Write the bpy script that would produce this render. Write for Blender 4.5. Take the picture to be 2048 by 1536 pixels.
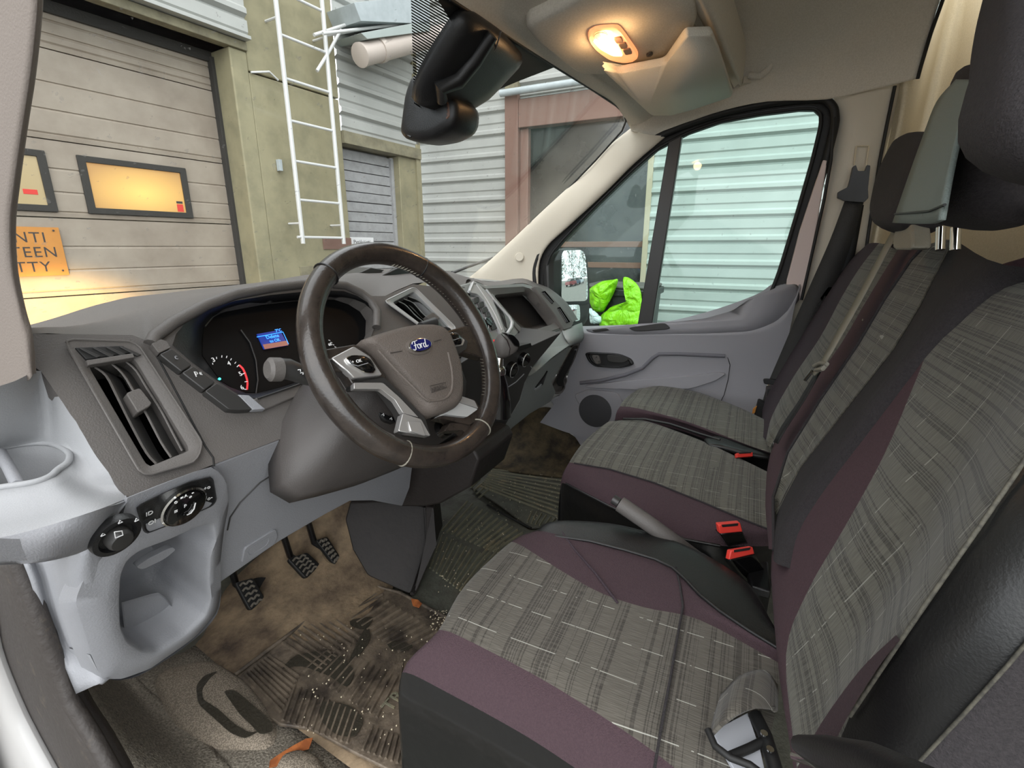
import bpy, bmesh, math, random
from mathutils import Vector, Matrix
random.seed(7)
SC = bpy.context.scene
COL = SC.collection
for o_ in list(bpy.data.objects): bpy.data.objects.remove(o_)
V = Vector
# ------------------------------------------------------------------ camera (stands in the open driver's door)
FPX = 980.0
CAM = V((-1.1, 0.0, 1.0))
PITCH, YAW = math.radians(15.6), math.radians(26.0)
HV = V((math.cos(YAW), math.sin(YAW), 0))
FW = V((HV.x*math.cos(PITCH), HV.y*math.cos(PITCH), -math.sin(PITCH)))
UP = V((HV.x*math.sin(PITCH), HV.y*math.sin(PITCH), math.cos(PITCH)))
RT = V((math.sin(YAW), -math.cos(YAW), 0))
cd = bpy.data.cameras.new('camera'); cam = bpy.data.objects.new('camera', cd); COL.objects.link(cam)
cd.sensor_width = 36.0; cd.lens = FPX/2048*36.0; cd.clip_start = 0.02; cd.clip_end = 300
cam.matrix_world = Matrix(((RT.x, UP.x, -FW.x, CAM.x), (RT.y, UP.y, -FW.y, CAM.y), (RT.z, UP.z, -FW.z, CAM.z), (0, 0, 0, 1)))
SC.camera = cam
# ------------------------------------------------------------------ world, sun, exposure
W = bpy.data.worlds.new('sky'); SC.world = W; W.use_nodes = True
wn, wl = W.node_tree.nodes, W.node_tree.links
bg = wn['Background']
tc = wn.new('ShaderNodeTexCoord'); sx = wn.new('ShaderNodeSeparateXYZ'); rp = wn.new('ShaderNodeValToRGB')
wl.new(tc.outputs['Generated'], sx.inputs[0]); wl.new(sx.outputs['Z'], rp.inputs[0])
rp.color_ramp.elements[0].position = 0.0; rp.color_ramp.elements[0].color = (0.78, 0.84, 0.88, 1)
rp.color_ramp.elements[1].position = 0.7; rp.color_ramp.elements[1].color = (0.96, 0.98, 1.0, 1)
wl.new(rp.outputs[0], bg.inputs['Color']); bg.inputs['Strength'].default_value = 1.35
sl = bpy.data.lights.new('overcast_sun', 'SUN'); so = bpy.data.objects.new('overcast_sun', sl); COL.objects.link(so)
sl.energy = 0.6; sl.angle = math.radians(75); sl.color = (1.0, 0.97, 0.93)
so.rotation_euler = V((0.80, 0.28, -0.55)).to_track_quat('-Z', 'Y').to_euler()
SC.view_settings.view_transform = 'Standard'; SC.view_settings.look = 'None'
SC.view_settings.gamma = 1.0; SC.view_settings.use_curve_mapping = False
SC.view_settings.exposure = 1.2
# ------------------------------------------------------------------ survey helpers: a sight line met with a real plane of the place
def ray(x, y): return FW + RT*((x-1024)/FPX) + UP*((768-y)/FPX)
def X(x, y, a): r = ray(x, y); return CAM + r*((a-CAM.x)/r.x)
def Y(x, y, a): r = ray(x, y); return CAM + r*((a-CAM.y)/r.y)
def Z(x, y, a): r = ray(x, y); return CAM + r*((a-CAM.z)/r.z)
class Pl:
    def __init__(s, o, n): s.o = V(o); s.n = V(n).normalized()
    def __call__(s, x, y, off=0.0):
        r = ray(x, y); return CAM + r*((s.o+s.n*off-CAM).dot(s.n)/r.dot(s.n))
    def many(s, pts, off=0.0): return [s(p[0], p[1], off+(p[2] if len(p) > 2 else 0)) for p in pts]
# ------------------------------------------------------------------ materials
MATS = {}
def nt(name):
    m = bpy.data.materials.new(name); m.use_nodes = True
    return m, m.node_tree.nodes, m.node_tree.links, m.node_tree.nodes['Principled BSDF']
def s2l(c): return tuple((v/255/12.92 if v/255 <= .04045 else ((v/255+.055)/1.055)**2.4) for v in c)
def pm(name, col, rough=.6, metal=0, bump=None, var=None, coat=0, spec=.5, emit=None, trans=0):
    """col in 0-255 sRGB; bump=(scale,strength,[detail]); var=(scale,col2,lo,hi)"""
    m, n, l, b = nt(name)
    c = s2l(col)+(1,)
    b.inputs['Base Color'].default_value = c; b.inputs['Roughness'].default_value = rough
    b.inputs['Metallic'].default_value = metal; b.inputs['Coat Weight'].default_value = coat
    b.inputs['Specular IOR Level'].default_value = spec
    b.inputs['Transmission Weight'].default_value = trans
    m.diffuse_color = c
    t = n.new('ShaderNodeTexCoord')
    if var:
        q = n.new('ShaderNodeTexNoise'); q.inputs['Scale'].default_value = var[0]; q.inputs['Detail'].default_value = 6; q.inputs['Roughness'].default_value = .65
        l.new(t.outputs['Object'], q.inputs['Vector'])
        r = n.new('ShaderNodeValToRGB'); l.new(q.outputs['Fac'], r.inputs[0])
        r.color_ramp.elements[0].position = var[2]; r.color_ramp.elements[0].color = c
        r.color_ramp.elements[1].position = var[3]; r.color_ramp.elements[1].color = s2l(var[1])+(1,)
        l.new(r.outputs[0], b.inputs['Base Color'])
    if bump:
        q = n.new('ShaderNodeTexNoise'); q.inputs['Scale'].default_value = bump[0]; q.inputs['Detail'].default_value = 3
        l.new(t.outputs['Object'], q.inputs['Vector'])
        u = n.new('ShaderNodeBump'); u.inputs['Strength'].default_value = bump[1]; u.inputs['Distance'].default_value = .004
        l.new(q.outputs['Fac'], u.inputs['Height']); l.new(u.outputs[0], b.inputs['Normal'])
    if emit: b.inputs['Emission Color'].default_value = s2l(emit[0])+(1,); b.inputs['Emission Strength'].default_value = emit[1]
    MATS[name] = m; return m
def mth(n, l, op, a, b=None, c=None):
    q = n.new('ShaderNodeMath'); q.operation = op
    for i, v in enumerate((a, b, c)):
        if v is None: continue
        if isinstance(v, (int, float)): q.inputs[i].default_value = v
        else: l.new(v, q.inputs[i])
    return q.outputs[0]
def mixc(n, l, f, a, b):
    q = n.new('ShaderNodeMix'); q.data_type = 'RGBA'
    for k, v in ((0, f), (6, a), (7, b)):
        if isinstance(v, (int, float)): q.inputs[k].default_value = v
        elif isinstance(v, tuple): q.inputs[k].default_value = v if len(v) == 4 else v+(1,)
        else: l.new(v, q.inputs[k])
    return q.outputs[2]
def fabric(name, base, dark, light, thread=.05, tw=.02, tmix=.55):
    """seat cloth: u (metres across the seat), v (metres along it)"""
    m, n, l, b = nt(name); b.inputs['Roughness'].default_value = .9; b.inputs['Specular IOR Level'].default_value = .2
    b.inputs['Sheen Weight'].default_value = .15
    t = n.new('ShaderNodeTexCoord'); s = n.new('ShaderNodeSeparateXYZ'); l.new(t.outputs['UV'], s.inputs[0])
    mp = n.new('ShaderNodeMapping'); mp.inputs['Scale'].default_value = (.5, 420, 1); l.new(t.outputs['UV'], mp.inputs[0])
    q = n.new('ShaderNodeTexNoise'); q.inputs['Scale'].default_value = 1; q.inputs['Detail'].default_value = 1; l.new(mp.outputs[0], q.inputs[0])
    mg = n.new('ShaderNodeMapping'); mg.inputs['Scale'].default_value = (.3, 60, 1); l.new(t.outputs['UV'], mg.inputs[0])
    g = n.new('ShaderNodeTexNoise'); g.inputs['Scale'].default_value = 1; g.inputs['Detail'].default_value = 0; l.new(mg.outputs[0], g.inputs[0])
    grp = mth(n, l, 'GREATER_THAN', g.outputs['Fac'], .47)
    ln = mth(n, l, 'MULTIPLY', mth(n, l, 'GREATER_THAN', q.outputs['Fac'], .50), grp)
    w = n.new('ShaderNodeMapping'); w.inputs['Scale'].default_value = (520, 40, 1); l.new(t.outputs['UV'], w.inputs[0])
    wv = n.new('ShaderNodeTexNoise'); wv.inputs['Scale'].default_value = 1; wv.inputs['Detail'].default_value = 1; l.new(w.outputs[0], wv.inputs[0])
    fr = mth(n, l, 'FRACT', mth(n, l, 'DIVIDE', s.outputs['X'], thread))
    th = mth(n, l, 'LESS_THAN', fr, tw)
    dn = n.new('ShaderNodeMapping'); dn.inputs['Scale'].default_value = (12, 42, 1); l.new(t.outputs['UV'], dn.inputs[0])
    dq = n.new('ShaderNodeTexNoise'); dq.inputs['Scale'].default_value = 1; l.new(dn.outputs[0], dq.inputs[0])
    th = mth(n, l, 'MULTIPLY', th, mth(n, l, 'GREATER_THAN', dq.outputs['Fac'], .47))
    c1 = mixc(n, l, mth(n, l, 'MULTIPLY', ln, .8), s2l(base), s2l(dark))
    c2 = mixc(n, l, mth(n, l, 'MULTIPLY', mth(n, l, 'SUBTRACT', wv.outputs['Fac'], .35), .9), c1, s2l(light))
    c3 = mixc(n, l, mth(n, l, 'MULTIPLY', th, tmix), c2, s2l((200, 200, 190)))
    l.new(c3, b.inputs['Base Color'])
    u = n.new('ShaderNodeBump'); u.inputs['Strength'].default_value = .5; u.inputs['Distance'].default_value = .002
    l.new(mth(n, l, 'SUBTRACT', wv.outputs['Fac'], ln), u.inputs['Height']); l.new(u.outputs[0], b.inputs['Normal'])
    MATS[name] = m; return m
def glass(name, tint=(1, 1, 1), refl=.06, dirt=.0):
    m, n, l, b = nt(name); n.remove(b); out = n['Material Output']
    tr = n.new('ShaderNodeBsdfTransparent'); tr.inputs[0].default_value = tint+(1,)
    gl = n.new('ShaderNodeBsdfGlossy'); gl.inputs['Roughness'].default_value = .02
    f = n.new('ShaderNodeLayerWeight'); f.inputs[0].default_value = .5
    fc = mth(n, l, 'ADD', mth(n, l, 'MULTIPLY', mth(n, l, 'POWER', f.outputs['Facing'], 5), .5), refl*.4)
    mx = n.new('ShaderNodeMixShader'); l.new(fc, mx.inputs[0]); l.new(tr.outputs[0], mx.inputs[1]); l.new(gl.outputs[0], mx.inputs[2])
    if dirt:
        df = n.new('ShaderNodeBsdfDiffuse'); df.inputs[0].default_value = (.8, .8, .78, 1)
        t = n.new('ShaderNodeTexCoord'); q = n.new('ShaderNodeTexNoise'); q.inputs['Scale'].default_value = 60; q.inputs['Detail'].default_value = 4
        l.new(t.outputs['Object'], q.inputs[0])
        k = mth(n, l, 'MULTIPLY', mth(n, l, 'GREATER_THAN', q.outputs['Fac'], .70), dirt)
        m2 = n.new('ShaderNodeMixShader'); l.new(k, m2.inputs[0]); l.new(mx.outputs[0], m2.inputs[1]); l.new(df.outputs[0], m2.inputs[2])
        l.new(m2.outputs[0], out.inputs[0])
    else: l.new(mx.outputs[0], out.inputs[0])
    MATS[name] = m; return m
# ------------------------------------------------------------------ objects
WL = {}
def T(name, label, cat, loc, group=None, kind=None):
    o = bpy.data.objects.new(name, None); o.empty_display_size = .05; COL.objects.link(o); o.location = V(loc); WL[o] = V(loc)
    if label: o['label'] = label
    if cat: o['category'] = cat
    if group: o['group'] = group
    if kind: o['kind'] = kind
    return o
def tag(o, label=None, cat=None, group=None, kind=None):
    if label: o['label'] = label
    if cat: o['category'] = cat
    if group: o['group'] = group
    if kind: o['kind'] = kind
    return o
def M(name, vs, fs, mat, parent=None, smooth=True, sub=0, bev=0, bs=2, sol=0, solo=-1, uv=None, ang=40, mi=None):
    vs = [V(v) for v in vs]
    if parent is not None: base = WL[parent]
    else:
        lo = V([min(v[i] for v in vs) for i in range(3)]); hi = V([max(v[i] for v in vs) for i in range(3)])
        base = V(((lo.x+hi.x)/2, (lo.y+hi.y)/2, lo.z))
    me = bpy.data.meshes.new(name); me.from_pydata([v-base for v in vs], [], fs)
    bm = bmesh.new(); bm.from_mesh(me)
    if uv:
        lay = bm.loops.layers.uv.new('UVMap')
        for f in bm.faces:
            for lp in f.loops: lp[lay].uv = uv[lp.vert.index]
    bmesh.ops.recalc_face_normals(bm, faces=bm.faces)
    if smooth:
        for f in bm.faces: f.smooth = True
        if ang < 180:
            for e in bm.edges:
                if len(e.link_faces) == 2 and e.calc_face_angle(0) > math.radians(ang): e.smooth = False
    bm.to_mesh(me); bm.free()
    o = bpy.data.objects.new(name, me); COL.objects.link(o)
    mats = mat if isinstance(mat, (list, tuple)) else [mat]
    for mm in mats: me.materials.append(MATS[mm] if isinstance(mm, str) else mm)
    if mi:
        for i, p in enumerate(me.polygons): p.material_index = mi[i]
    if parent is not None: o.parent = parent; WL[o] = V(base)
    else: o.location = base; WL[o] = V(base)
    if sol: md = o.modifiers.new('solid', 'SOLIDIFY'); md.thickness = sol; md.offset = solo
    if bev: md = o.modifiers.new('bevel', 'BEVEL'); md.width = bev; md.segments = bs; md.limit_method = 'ANGLE'; md.angle_limit = math.radians(35)
    if sub: md = o.modifiers.new('sub', 'SUBSURF'); md.levels = sub; md.render_levels = sub
    return o
def prism(name, loop, vec, mat, parent=None, bev=.002, **k):
    n = len(loop); vec = V(vec); L = [V(p) for p in loop]
    vs = L+[p+vec for p in L]
    fs = [list(range(n)), list(range(2*n-1, n-1, -1))]+[[i, (i+1) % n, n+(i+1) % n, n+i] for i in range(n)]
    return M(name, vs, fs, mat, parent, bev=bev, **k)
def rnd(loop, r=.25, n=4, closed=True):
    """round the corners of a polyline; r = share of each side"""
    L = [V(p) for p in loop]; out = []; m = len(L)
    for i, p in enumerate(L):
        if not closed and i in (0, m-1): out.append(p); continue
        a, b = L[i-1], L[(i+1) % m]
        ra = r if not isinstance(r, (list, tuple)) else r[i]
        s, e = p.lerp(a, ra), p.lerp(b, ra)
        for k in range(n+1):
            t = k/n; out.append(s*(1-t)**2+p*2*t*(1-t)+e*t*t)
    return out
def cr(P, n):
    """Catmull-Rom through an open list, n points in all"""
    P = [V(p) for p in P]
    if len(P) == 2: return [P[0].lerp(P[1], i/(n-1)) for i in range(n)]
    d = [0]
    for i in range(1, len(P)): d.append(d[-1]+1)
    out = []
    for i in range(n):
        t = i/(n-1)*(len(P)-1); k = min(int(t), len(P)-2); f = t-k
        p1, p2 = P[k], P[k+1]; p0 = P[k-1] if k else p1*2-p2; p3 = P[k+2] if k+2 < len(P) else p2*2-p1
        out.append(.5*((2*p1)+(p2-p0)*f+(2*p0-5*p1+4*p2-p3)*f*f+(3*p1-p0-3*p2+p3)*f**3))
    return out
def res(loop, n):
    """closed polyline to n points spaced evenly, starting at the first"""
    L = [V(p) for p in loop]; L.append(L[0]); d = [0]
    for i in range(1, len(L)): d.append(d[-1]+(L[i]-L[i-1]).length)
    out = []; k = 0
    for i in range(n):
        t = d[-1]*i/n
        while d[k+1] < t: k += 1
        out.append(L[k].lerp(L[k+1], (t-d[k])/max(1e-9, d[k+1]-d[k])))
    return out
def loft(name, loops, mat, parent=None, cap0=False, cap1=True, closed=True, n=None, **k):
    if n: loops = [res(L, n) for L in loops]
    m = len(loops[0]); vs = [p for L in loops for p in L]; fs = []
    for j in range(len(loops)-1):
        for i in range(m if closed else m-1):
            a, b = j*m+i, j*m+(i+1) % m; fs.append([a, b, b+m, a+m])
    if cap0: fs.append(list(range(m-1, -1, -1)))
    if cap1: fs.append([(len(loops)-1)*m+i for i in range(m)])
    return M(name, vs, fs, mat, parent, **k)
def ctr(L): return sum((V(p) for p in L), V())/len(L)
def scl(L, s, c=None, d=V()): c = c or ctr(L); return [c+(V(p)-c)*s+V(d) for p in L]
def puff(name, loop, nrm, t, mat, parent=None, ins=.8, sub=1, **k):
    """a padded slab: outline loop, thickness t along nrm, soft edges"""
    c = ctr(loop); N = V(nrm).normalized()
    Ls = [scl(loop, s, c, N*(t*h)) for s, h in ((ins*.6, .5), (ins, .47), (.97, .28), (1, 0), (.97, -.28), (ins, -.47))]
    return loft(name, Ls, mat, parent, cap0=True, cap1=True, sub=sub, ang=180, **k)
def tube(name, pts, r, mat, parent=None, seg=10, closed=False, flat=None, **k):
    """round bar; flat=(direction, factor) squashes the section along direction"""
    P = [V(p) for p in pts]; n = len(P); rs = r if isinstance(r, (list, tuple)) else [r]*n
    vs = []; fs = []; prev = None
    for i in range(n):
        a, b = (P[i-1], P[(i+1) % n]) if closed else (P[max(0, i-1)], P[min(n-1, i+1)])
        t = (b-a).normalized()
        if prev is None: u = t.orthogonal().normalized() if flat is None else (V(flat[0])-t*V(flat[0]).dot(t)).normalized()
        elif flat is not None: u = (V(flat[0])-t*V(flat[0]).dot(t)).normalized()
        else: u = (prev-t*prev.dot(t)).normalized()
        prev = u; w = t.cross(u)
        for j in range(seg):
            th = 2*math.pi*(j+.5)/seg
            vs.append(P[i]+(u*math.cos(th)*(flat[1] if flat else 1)+w*math.sin(th))*rs[i])
    for i in range(n if closed else n-1):
        for j in range(seg):
            a, b = i*seg+j, i*seg+(j+1) % seg; c, d = ((i+1) % n)*seg+j, ((i+1) % n)*seg+(j+1) % seg
            fs.append([a, b, d, c])
    if not closed: fs += [list(range(seg-1, -1, -1)), [(n-1)*seg+j for j in range(seg)]]
    return M(name, vs, fs, mat, parent, **k)
def rev(name, c, ax, prof, mat, parent=None, seg=24, sx=1, up=None, **k):
    """turned part: prof = [(radius, height along ax)...]"""
    ax = V(ax).normalized(); u = ax.orthogonal().normalized() if up is None else V(up); w = ax.cross(u)
    Ls = [[V(c)+(u*math.cos(2*math.pi*i/seg)*sx+w*math.sin(2*math.pi*i/seg))*r+ax*h for i in range(seg)] for r, h in prof]
    return loft(name, Ls, mat, parent, cap0=True, cap1=True, **k)
def box(name, c, s, mat, parent=None, ax=None, bev=.002, **k):
    ax = ax or (V((1, 0, 0)), V((0, 1, 0)), V((0, 0, 1))); c = V(c)
    vs = [c+ax[0]*(i*s[0]/2)+ax[1]*(j*s[1]/2)+ax[2]*(l*s[2]/2) for i in (-1, 1) for j in (-1, 1) for l in (-1, 1)]
    fs = [[0, 1, 3, 2], [4, 6, 7, 5], [0, 4, 5, 1], [2, 3, 7, 6], [0, 2, 6, 4], [1, 5, 7, 3]]
    return M(name, vs, fs, mat, parent, bev=bev, **k)
def bx(name, a, b, mat, parent=None, **k):
    a, b = V(a), V(b); return box(name, (a+b)/2, tuple(abs(b[i]-a[i]) for i in range(3)), mat, parent, **k)
def grid(names, rows, mats, parent, nu=6, nv=6, thick=0, **k):
    """rows: list of equally long lists of points. One mesh per run of rows that shares a name; smooth through all of them."""
    if isinstance(names, str): names = [names]*(len(rows)-1); mats = [mats]*(len(rows)-1)
    dense = [cr(r, (len(r)-1)*nv+1) for r in rows]; m = len(dense[0])
    cols = [cr([d[i] for d in dense], (len(rows)-1)*nu+1) for i in range(m)]
    G = [[cols[i][j] for i in range(m)] for j in range((len(rows)-1)*nu+1)]
    U = [[0]*m for _ in G]; Vv = [[0]*m for _ in G]
    mid = m//2
    for j in range(len(G)):
        for i in range(m):
            if j: U[j][i] = U[j-1][i]+(G[j][mid]-G[j-1][mid]).length
            if i: Vv[j][i] = Vv[j][i-1]+(G[len(G)//2][i]-G[len(G)//2][i-1]).length
    sl_ = V((0, -.353, .936)); fx = k.pop('uvm', None)
    out = []; s = 0
    while s < len(names):
        e = s
        while e+1 < len(names) and names[e+1] == names[s]: e += 1
        a, b = s*nu, (e+1)*nu
        vs = [G[j][i] for j in range(a, b+1) for i in range(m)]; uv = [(U[j][i], Vv[j][i]) for j in range(a, b+1) for i in range(m)]
        if names[s] in ('cushion', 'lifted_flap'): uv = [(p.x, p.y*.97-p.z*.3) for p in vs]
        elif names[s] == 'backrest': uv = [(p.x*.97, p.dot(sl_)) for p in vs]
        fs = [[j*m+i, j*m+i+1, (j+1)*m+i+1, (j+1)*m+i] for j in range(b-a) for i in range(m-1)]
        out.append(M(names[s], vs, fs, mats[s], parent, uv=uv, sol=thick, ang=180, **k)); s = e+1
    return out
def holed(name, outer, holes, depth, nrm, mat, parent=None, **k):
    """flat-ish plate with holes, depth along -nrm"""
    from mathutils.geometry import tessellate_polygon
    loops = [[V(p) for p in outer]]+[[V(p) for p in h] for h in holes]
    N = V(nrm).normalized()
    u = N.orthogonal().normalized(); w = N.cross(u)
    flat = [[V((p.dot(u), p.dot(w), 0)) for p in L] for L in loops]
    tri = tessellate_polygon(flat)
    F_ = [p for L in loops for p in L]; n = len(F_); vs = F_+[p-N*depth for p in F_]
    fs = [list(t) for t in tri]+[[n+i for i in reversed(t)] for t in tri]; s = 0
    for L in loops:
        m = len(L)
        for i in range(m): a, b = s+i, s+(i+1) % m; fs.append([a, b, n+b, n+a])
        s += m
    return M(name, vs, fs, mat, parent, **k)
def text(name, s, c, u, v, size, mat, parent, ext=.0004, sp=1.0, shear=0, align='CENTER'):
    cu = bpy.data.curves.new(name, 'FONT'); cu.body = s; cu.size = size; cu.extrude = ext; cu.align_x = align; cu.align_y = 'CENTER'
    cu.space_character = sp; cu.shear = shear; cu.resolution_u = 3
    cu.materials.append(MATS[mat]); to = bpy.data.objects.new(name, cu)
    me = bpy.data.meshes.new_from_object(to); bpy.data.objects.remove(to)
    if not me.materials: me.materials.append(MATS[mat])
    o = bpy.data.objects.new(name, me); COL.objects.link(o)
    u = V(u).normalized(); v = V(v); v = (v-u*v.dot(u)).normalized(); w = u.cross(v)
    o.parent = parent; p = V(c)-WL[parent]
    o.matrix_local = Matrix(((u.x, v.x, w.x, p.x), (u.y, v.y, w.y, p.y), (u.z, v.z, w.z, p.z), (0, 0, 0, 1)))
    return o
def dup(o, d, parent=None, **tags):
    c = o.copy(); COL.objects.link(c)
    if parent is None: c.location = o.location+V(d)
    else: c.parent = parent
    for ch in list(o.children): dup(ch, (0, 0, 0), c)
    for k_, v_ in tags.items(): c[k_] = v_
    return c
# ------------------------------------------------------------------ the palette
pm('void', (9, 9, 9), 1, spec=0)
pm('plastic_charcoal', (92, 88, 85), .55, bump=(520, .22))
pm('cowl', (70, 66, 64), .5, bump=(520, .15))
pm('plastic_black', (26, 26, 27), .38, bump=(500, .12))
pm('plastic_vent', (50, 49, 48), .4)
pm('gloss_black', (12, 12, 13), .08, coat=.5)
pm('plastic_grey', (141, 142, 146), .55, bump=(420, .2))
pm('plastic_grey_light', (152, 153, 155), .6, bump=(520, .14))
pm('plastic_green_grey', (136, 140, 137), .5, bump=(380, .2))
pm('door_grey', (150, 149, 154), .6, bump=(520, .15))
pm('silver', (188, 186, 184), .25, metal=.6)
pm('satin', (185, 186, 186), .4, metal=.25)
pm('chrome', (225, 225, 222), .08, metal=1)
pm('leather_black', (22, 22, 22), .42, bump=(420, .12))
pm('leather_base', (20, 20, 20), .3, bump=(16, 1.0), coat=.15)
pm('leather_wheel', (56, 49, 44), .26, coat=.3, bump=(260, .10), var=(30, (42, 37, 34), .4, .65))
pm('hub', (96, 88, 82), .62, bump=(500, .4))
pm('headliner', (212, 206, 194), .95, bump=(700, .2), var=(260, (202, 196, 183), .4, .6))
pm('trim_beige', (208, 200, 184), .8, bump=(500, .15))
pm('trim_tan', (214, 202, 176), .85, bump=(500, .15), var=(200, (204, 192, 164), .4, .6))
pm('visor_vinyl', (214, 210, 198), .85, bump=(350, .3))
pm('rubber_black', (22, 22, 22), .6)
pm('velour_back_lift', (84, 61, 68), .95, bump=(600, .5), var=(350, (72, 52, 58), .35, .65))  # light evened out in the colour: lighter copy of the velour for backs
pm('velour', (70, 53, 58), .95, bump=(600, .5), var=(350, (62, 46, 52), .35, .65))  # darker copy of the velour, colour offsets strong light on cushion edges
pm('velour_dark', (66, 52, 60), .95, bump=(600, .6), var=(300, (50, 40, 47), .35, .65))
pm('cloth_dark', (52, 48, 50), .95, bump=(500, .5), var=(300, (40, 37, 39), .35, .65))
pm('cover_teal', (118, 128, 124), .8, bump=(500, .3))
pm('belt', (48, 47, 46), .7, bump=(300, .3))
pm('belt_tan', (136, 132, 120), .75, bump=(300, .3))
pm('red', (214, 60, 50), .45)
pm('print_white', (225, 225, 225), .6)
pm('print_dark', (60, 55, 52), .6)
fabric('cloth', (88, 86, 78), (46, 44, 40), (124, 122, 112), thread=.062, tw=.022, tmix=.32)
fabric('cloth_pale', (84, 80, 73), (48, 44, 40), (118, 113, 105), thread=.062, tw=.022)
pm('floor_dirt', (148, 128, 102), .9, bump=(60, .9), var=(8, (70, 58, 48), .38, .68))
pm('floor_carpet', (146, 138, 124), .95, bump=(260, 1.0), var=(220, (84, 77, 68), .35, .68))
pm('floor_rubber', (100, 101, 92), .6, bump=(120, .5), var=(16, (70, 68, 60), .35, .7))
pm('mat_rubber', (116, 104, 90), .5, bump=(90, .6), var=(12, (60, 53, 47), .42, .62))
pm('mat_green', (116, 114, 96), .55, bump=(90, .6), var=(25, (150, 136, 108), .5, .75))
pm('paint_white', (178, 176, 174), .35, coat=.4)
pm('paint_pink', (214, 196, 190), .5)
glass('windscreen_glass', (.97, .98, .98), dirt=.25)
glass('side_glass', (.86, .95, .92), dirt=.15)
pm('mirror_glass', (235, 235, 235), .01, metal=1)
# ================================================================== OUTSIDE: the yard
C5, S5 = math.cos(math.radians(5)), math.sin(math.radians(5))
def fb(s, z, o=0): return V((-.5+s*C5-o*S5, 4-s*S5-o*C5, z))          # on the facade: along it, height, towards the van
FD, FN = V((C5, -S5, 0)), V((-S5, -C5, 0))
FAX = (FD, FN, V((0, 0, 1)))
def fbox(name, s0, s1, z0, z1, o0, o1, mat, parent=None, **k):
    return box(name, fb((s0+s1)/2, (z0+z1)/2, (o0+o1)/2), (s1-s0, o1-o0, z1-z0), mat, parent, ax=FAX, **k)
pm('cladding', (172, 173, 168), .5, bump=(30, .15), var=(2.5, (158, 159, 154), .35, .75))
pm('cladding_cool', (172, 181, 177), .5, bump=(30, .15), var=(2.5, (160, 169, 165), .35, .75))
pm('door_panel_paint', (160, 149, 134), .6, bump=(260, .2), var=(3, (138, 126, 112), .35, .7))
pm('olive_paint', (148, 141, 112), .75, bump=(40, .3), var=(5, (126, 121, 96), .42, .72))
pm('olive_old', (134, 128, 104), .8, bump=(60, .3), var=(9, (106, 100, 82), .4, .7))
pm('brown_paint', (122, 94, 82), .65, var=(6, (120, 90, 78), .4, .7))
pm('beige_strip', (178, 168, 146), .7)
pm('plank_white', (160, 160, 160), .8, bump=(40, .4), var=(14, (138, 138, 137), .42, .75))
pm('galvanised', (176, 184, 186), .5, var=(12, (160, 168, 170), .35, .7))
pm('gutter_paint', (190, 178, 168), .5)
pm('ladder_paint', (206, 206, 204), .4)
pm('window_rubber', (52, 50, 46), .8, bump=(80, .5))
pm('sign_orange', (200, 136, 62), .6, var=(12, (190, 128, 56), .4, .7))
pm('asphalt', (96, 94, 90), .9, bump=(60, .6), var=(8, (120, 116, 110), .4, .7))
pm('dark_glass', (30, 33, 31), .12, spec=.6, var=(3, (58, 60, 55), .4, .7))
pm('dark_inside', (26, 25, 23), .9)
g_ = bx('ground', (-30, -110, -.80), (95, 12, -.72), 'asphalt', bev=0); g_.name = 'floor_yard'; g_['kind'] = 'structure'
# --- facade: masonry behind everything
wf = T('wall_front', None, None, fb(1, -.72), kind='structure')
fbox('masonry', -4.5, 2.44, 2.47, 4.6, -.34, -.06, 'olive_paint', wf, bev=0)
fbox('jamb', 2.30, 2.44, -.72, 2.47, -.34, 0, 'olive_paint', wf, bev=.01)
fbox('door_seal', 2.275, 2.30, -.72, 2.43, -.28, -.21, 'window_rubber', wf)
fbox('door_seal', -4.2, 2.30, 2.40, 2.47, -.30, -.24, 'window_rubber', wf)
fbox('lintel_soffit', -4.5, 2.44, 2.47, 2.53, -.34, .02, 'olive_old', wf, bev=.004)
def clad(name, org, du, dn, L, z0, z1, mat, parent, pitch=.234, ph=1.045):
    """profiled steel sheet: flat bands with a stepped rib once per pitch"""
    prof = []; k0 = math.floor((z0-ph)/pitch)
    zz = ph+k0*pitch
    while zz < z1+pitch:
        for dz, h in ((0, .002), (.022, .042), (.055, .042), (.075, .018), (.120, .018), (.134, .030), (.212, .030), (.226, .002), (.234, .002)):
            prof.append((zz+dz, h))
        zz += pitch
    prof = [(min(max(z, z0), z1), h) for z, h in prof if z0-pitch < z < z1+pitch]
    vs = []; fs = []
    for z, h in prof:
        for a in (0, L): vs.append(V(org)+V(du)*a+V(dn)*h+V((0, 0, z-V(org).z)))
    for i in range(len(prof)-1): fs.append([2*i, 2*i+1, 2*i+3, 2*i+2])
    o = M(name, vs, fs, mat, parent, smooth=False); return o
clad('cladding', fb(-4.5, 0, .04), FD, FN, 6.93, 2.55, 4.6, 'cladding', wf)
fbox('drip_flashing', -4.5, 2.44, 2.535, 2.56, .0, .085, 'cladding', wf)
fbox('pillar', 2.44, 3.32, 2.34, 4.6, -.3, .0, 'olive_paint', wf, bev=.008)
fbox('pillar', 2.44, 3.32, -.72, 2.33, -.3, -.004, 'olive_paint', wf, bev=.008)
fbox('patch_plate', 2.70, 3.30, -.2, .83, -.004, .006, 'olive_old', wf)
fbox('patch_plate', 2.98, 3.32, .98, 1.09, -.004, .008, 'brown_paint', wf)
tube('crack_rod', [fb(2.45, 2.33, .01), fb(2.6, 2.37, .03), fb(2.68, 2.33, .02)], .008, 'ladder_paint', wf)
box('cable_hook', fb(2.60, 1.67, .02), (.03, .04, .09), 'galvanised', wf, ax=FAX)
clad('cladding', fb(3.32, 0, -.02), FD, FN, 1.10, 2.05, 4.6, 'cladding', wf)
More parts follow.
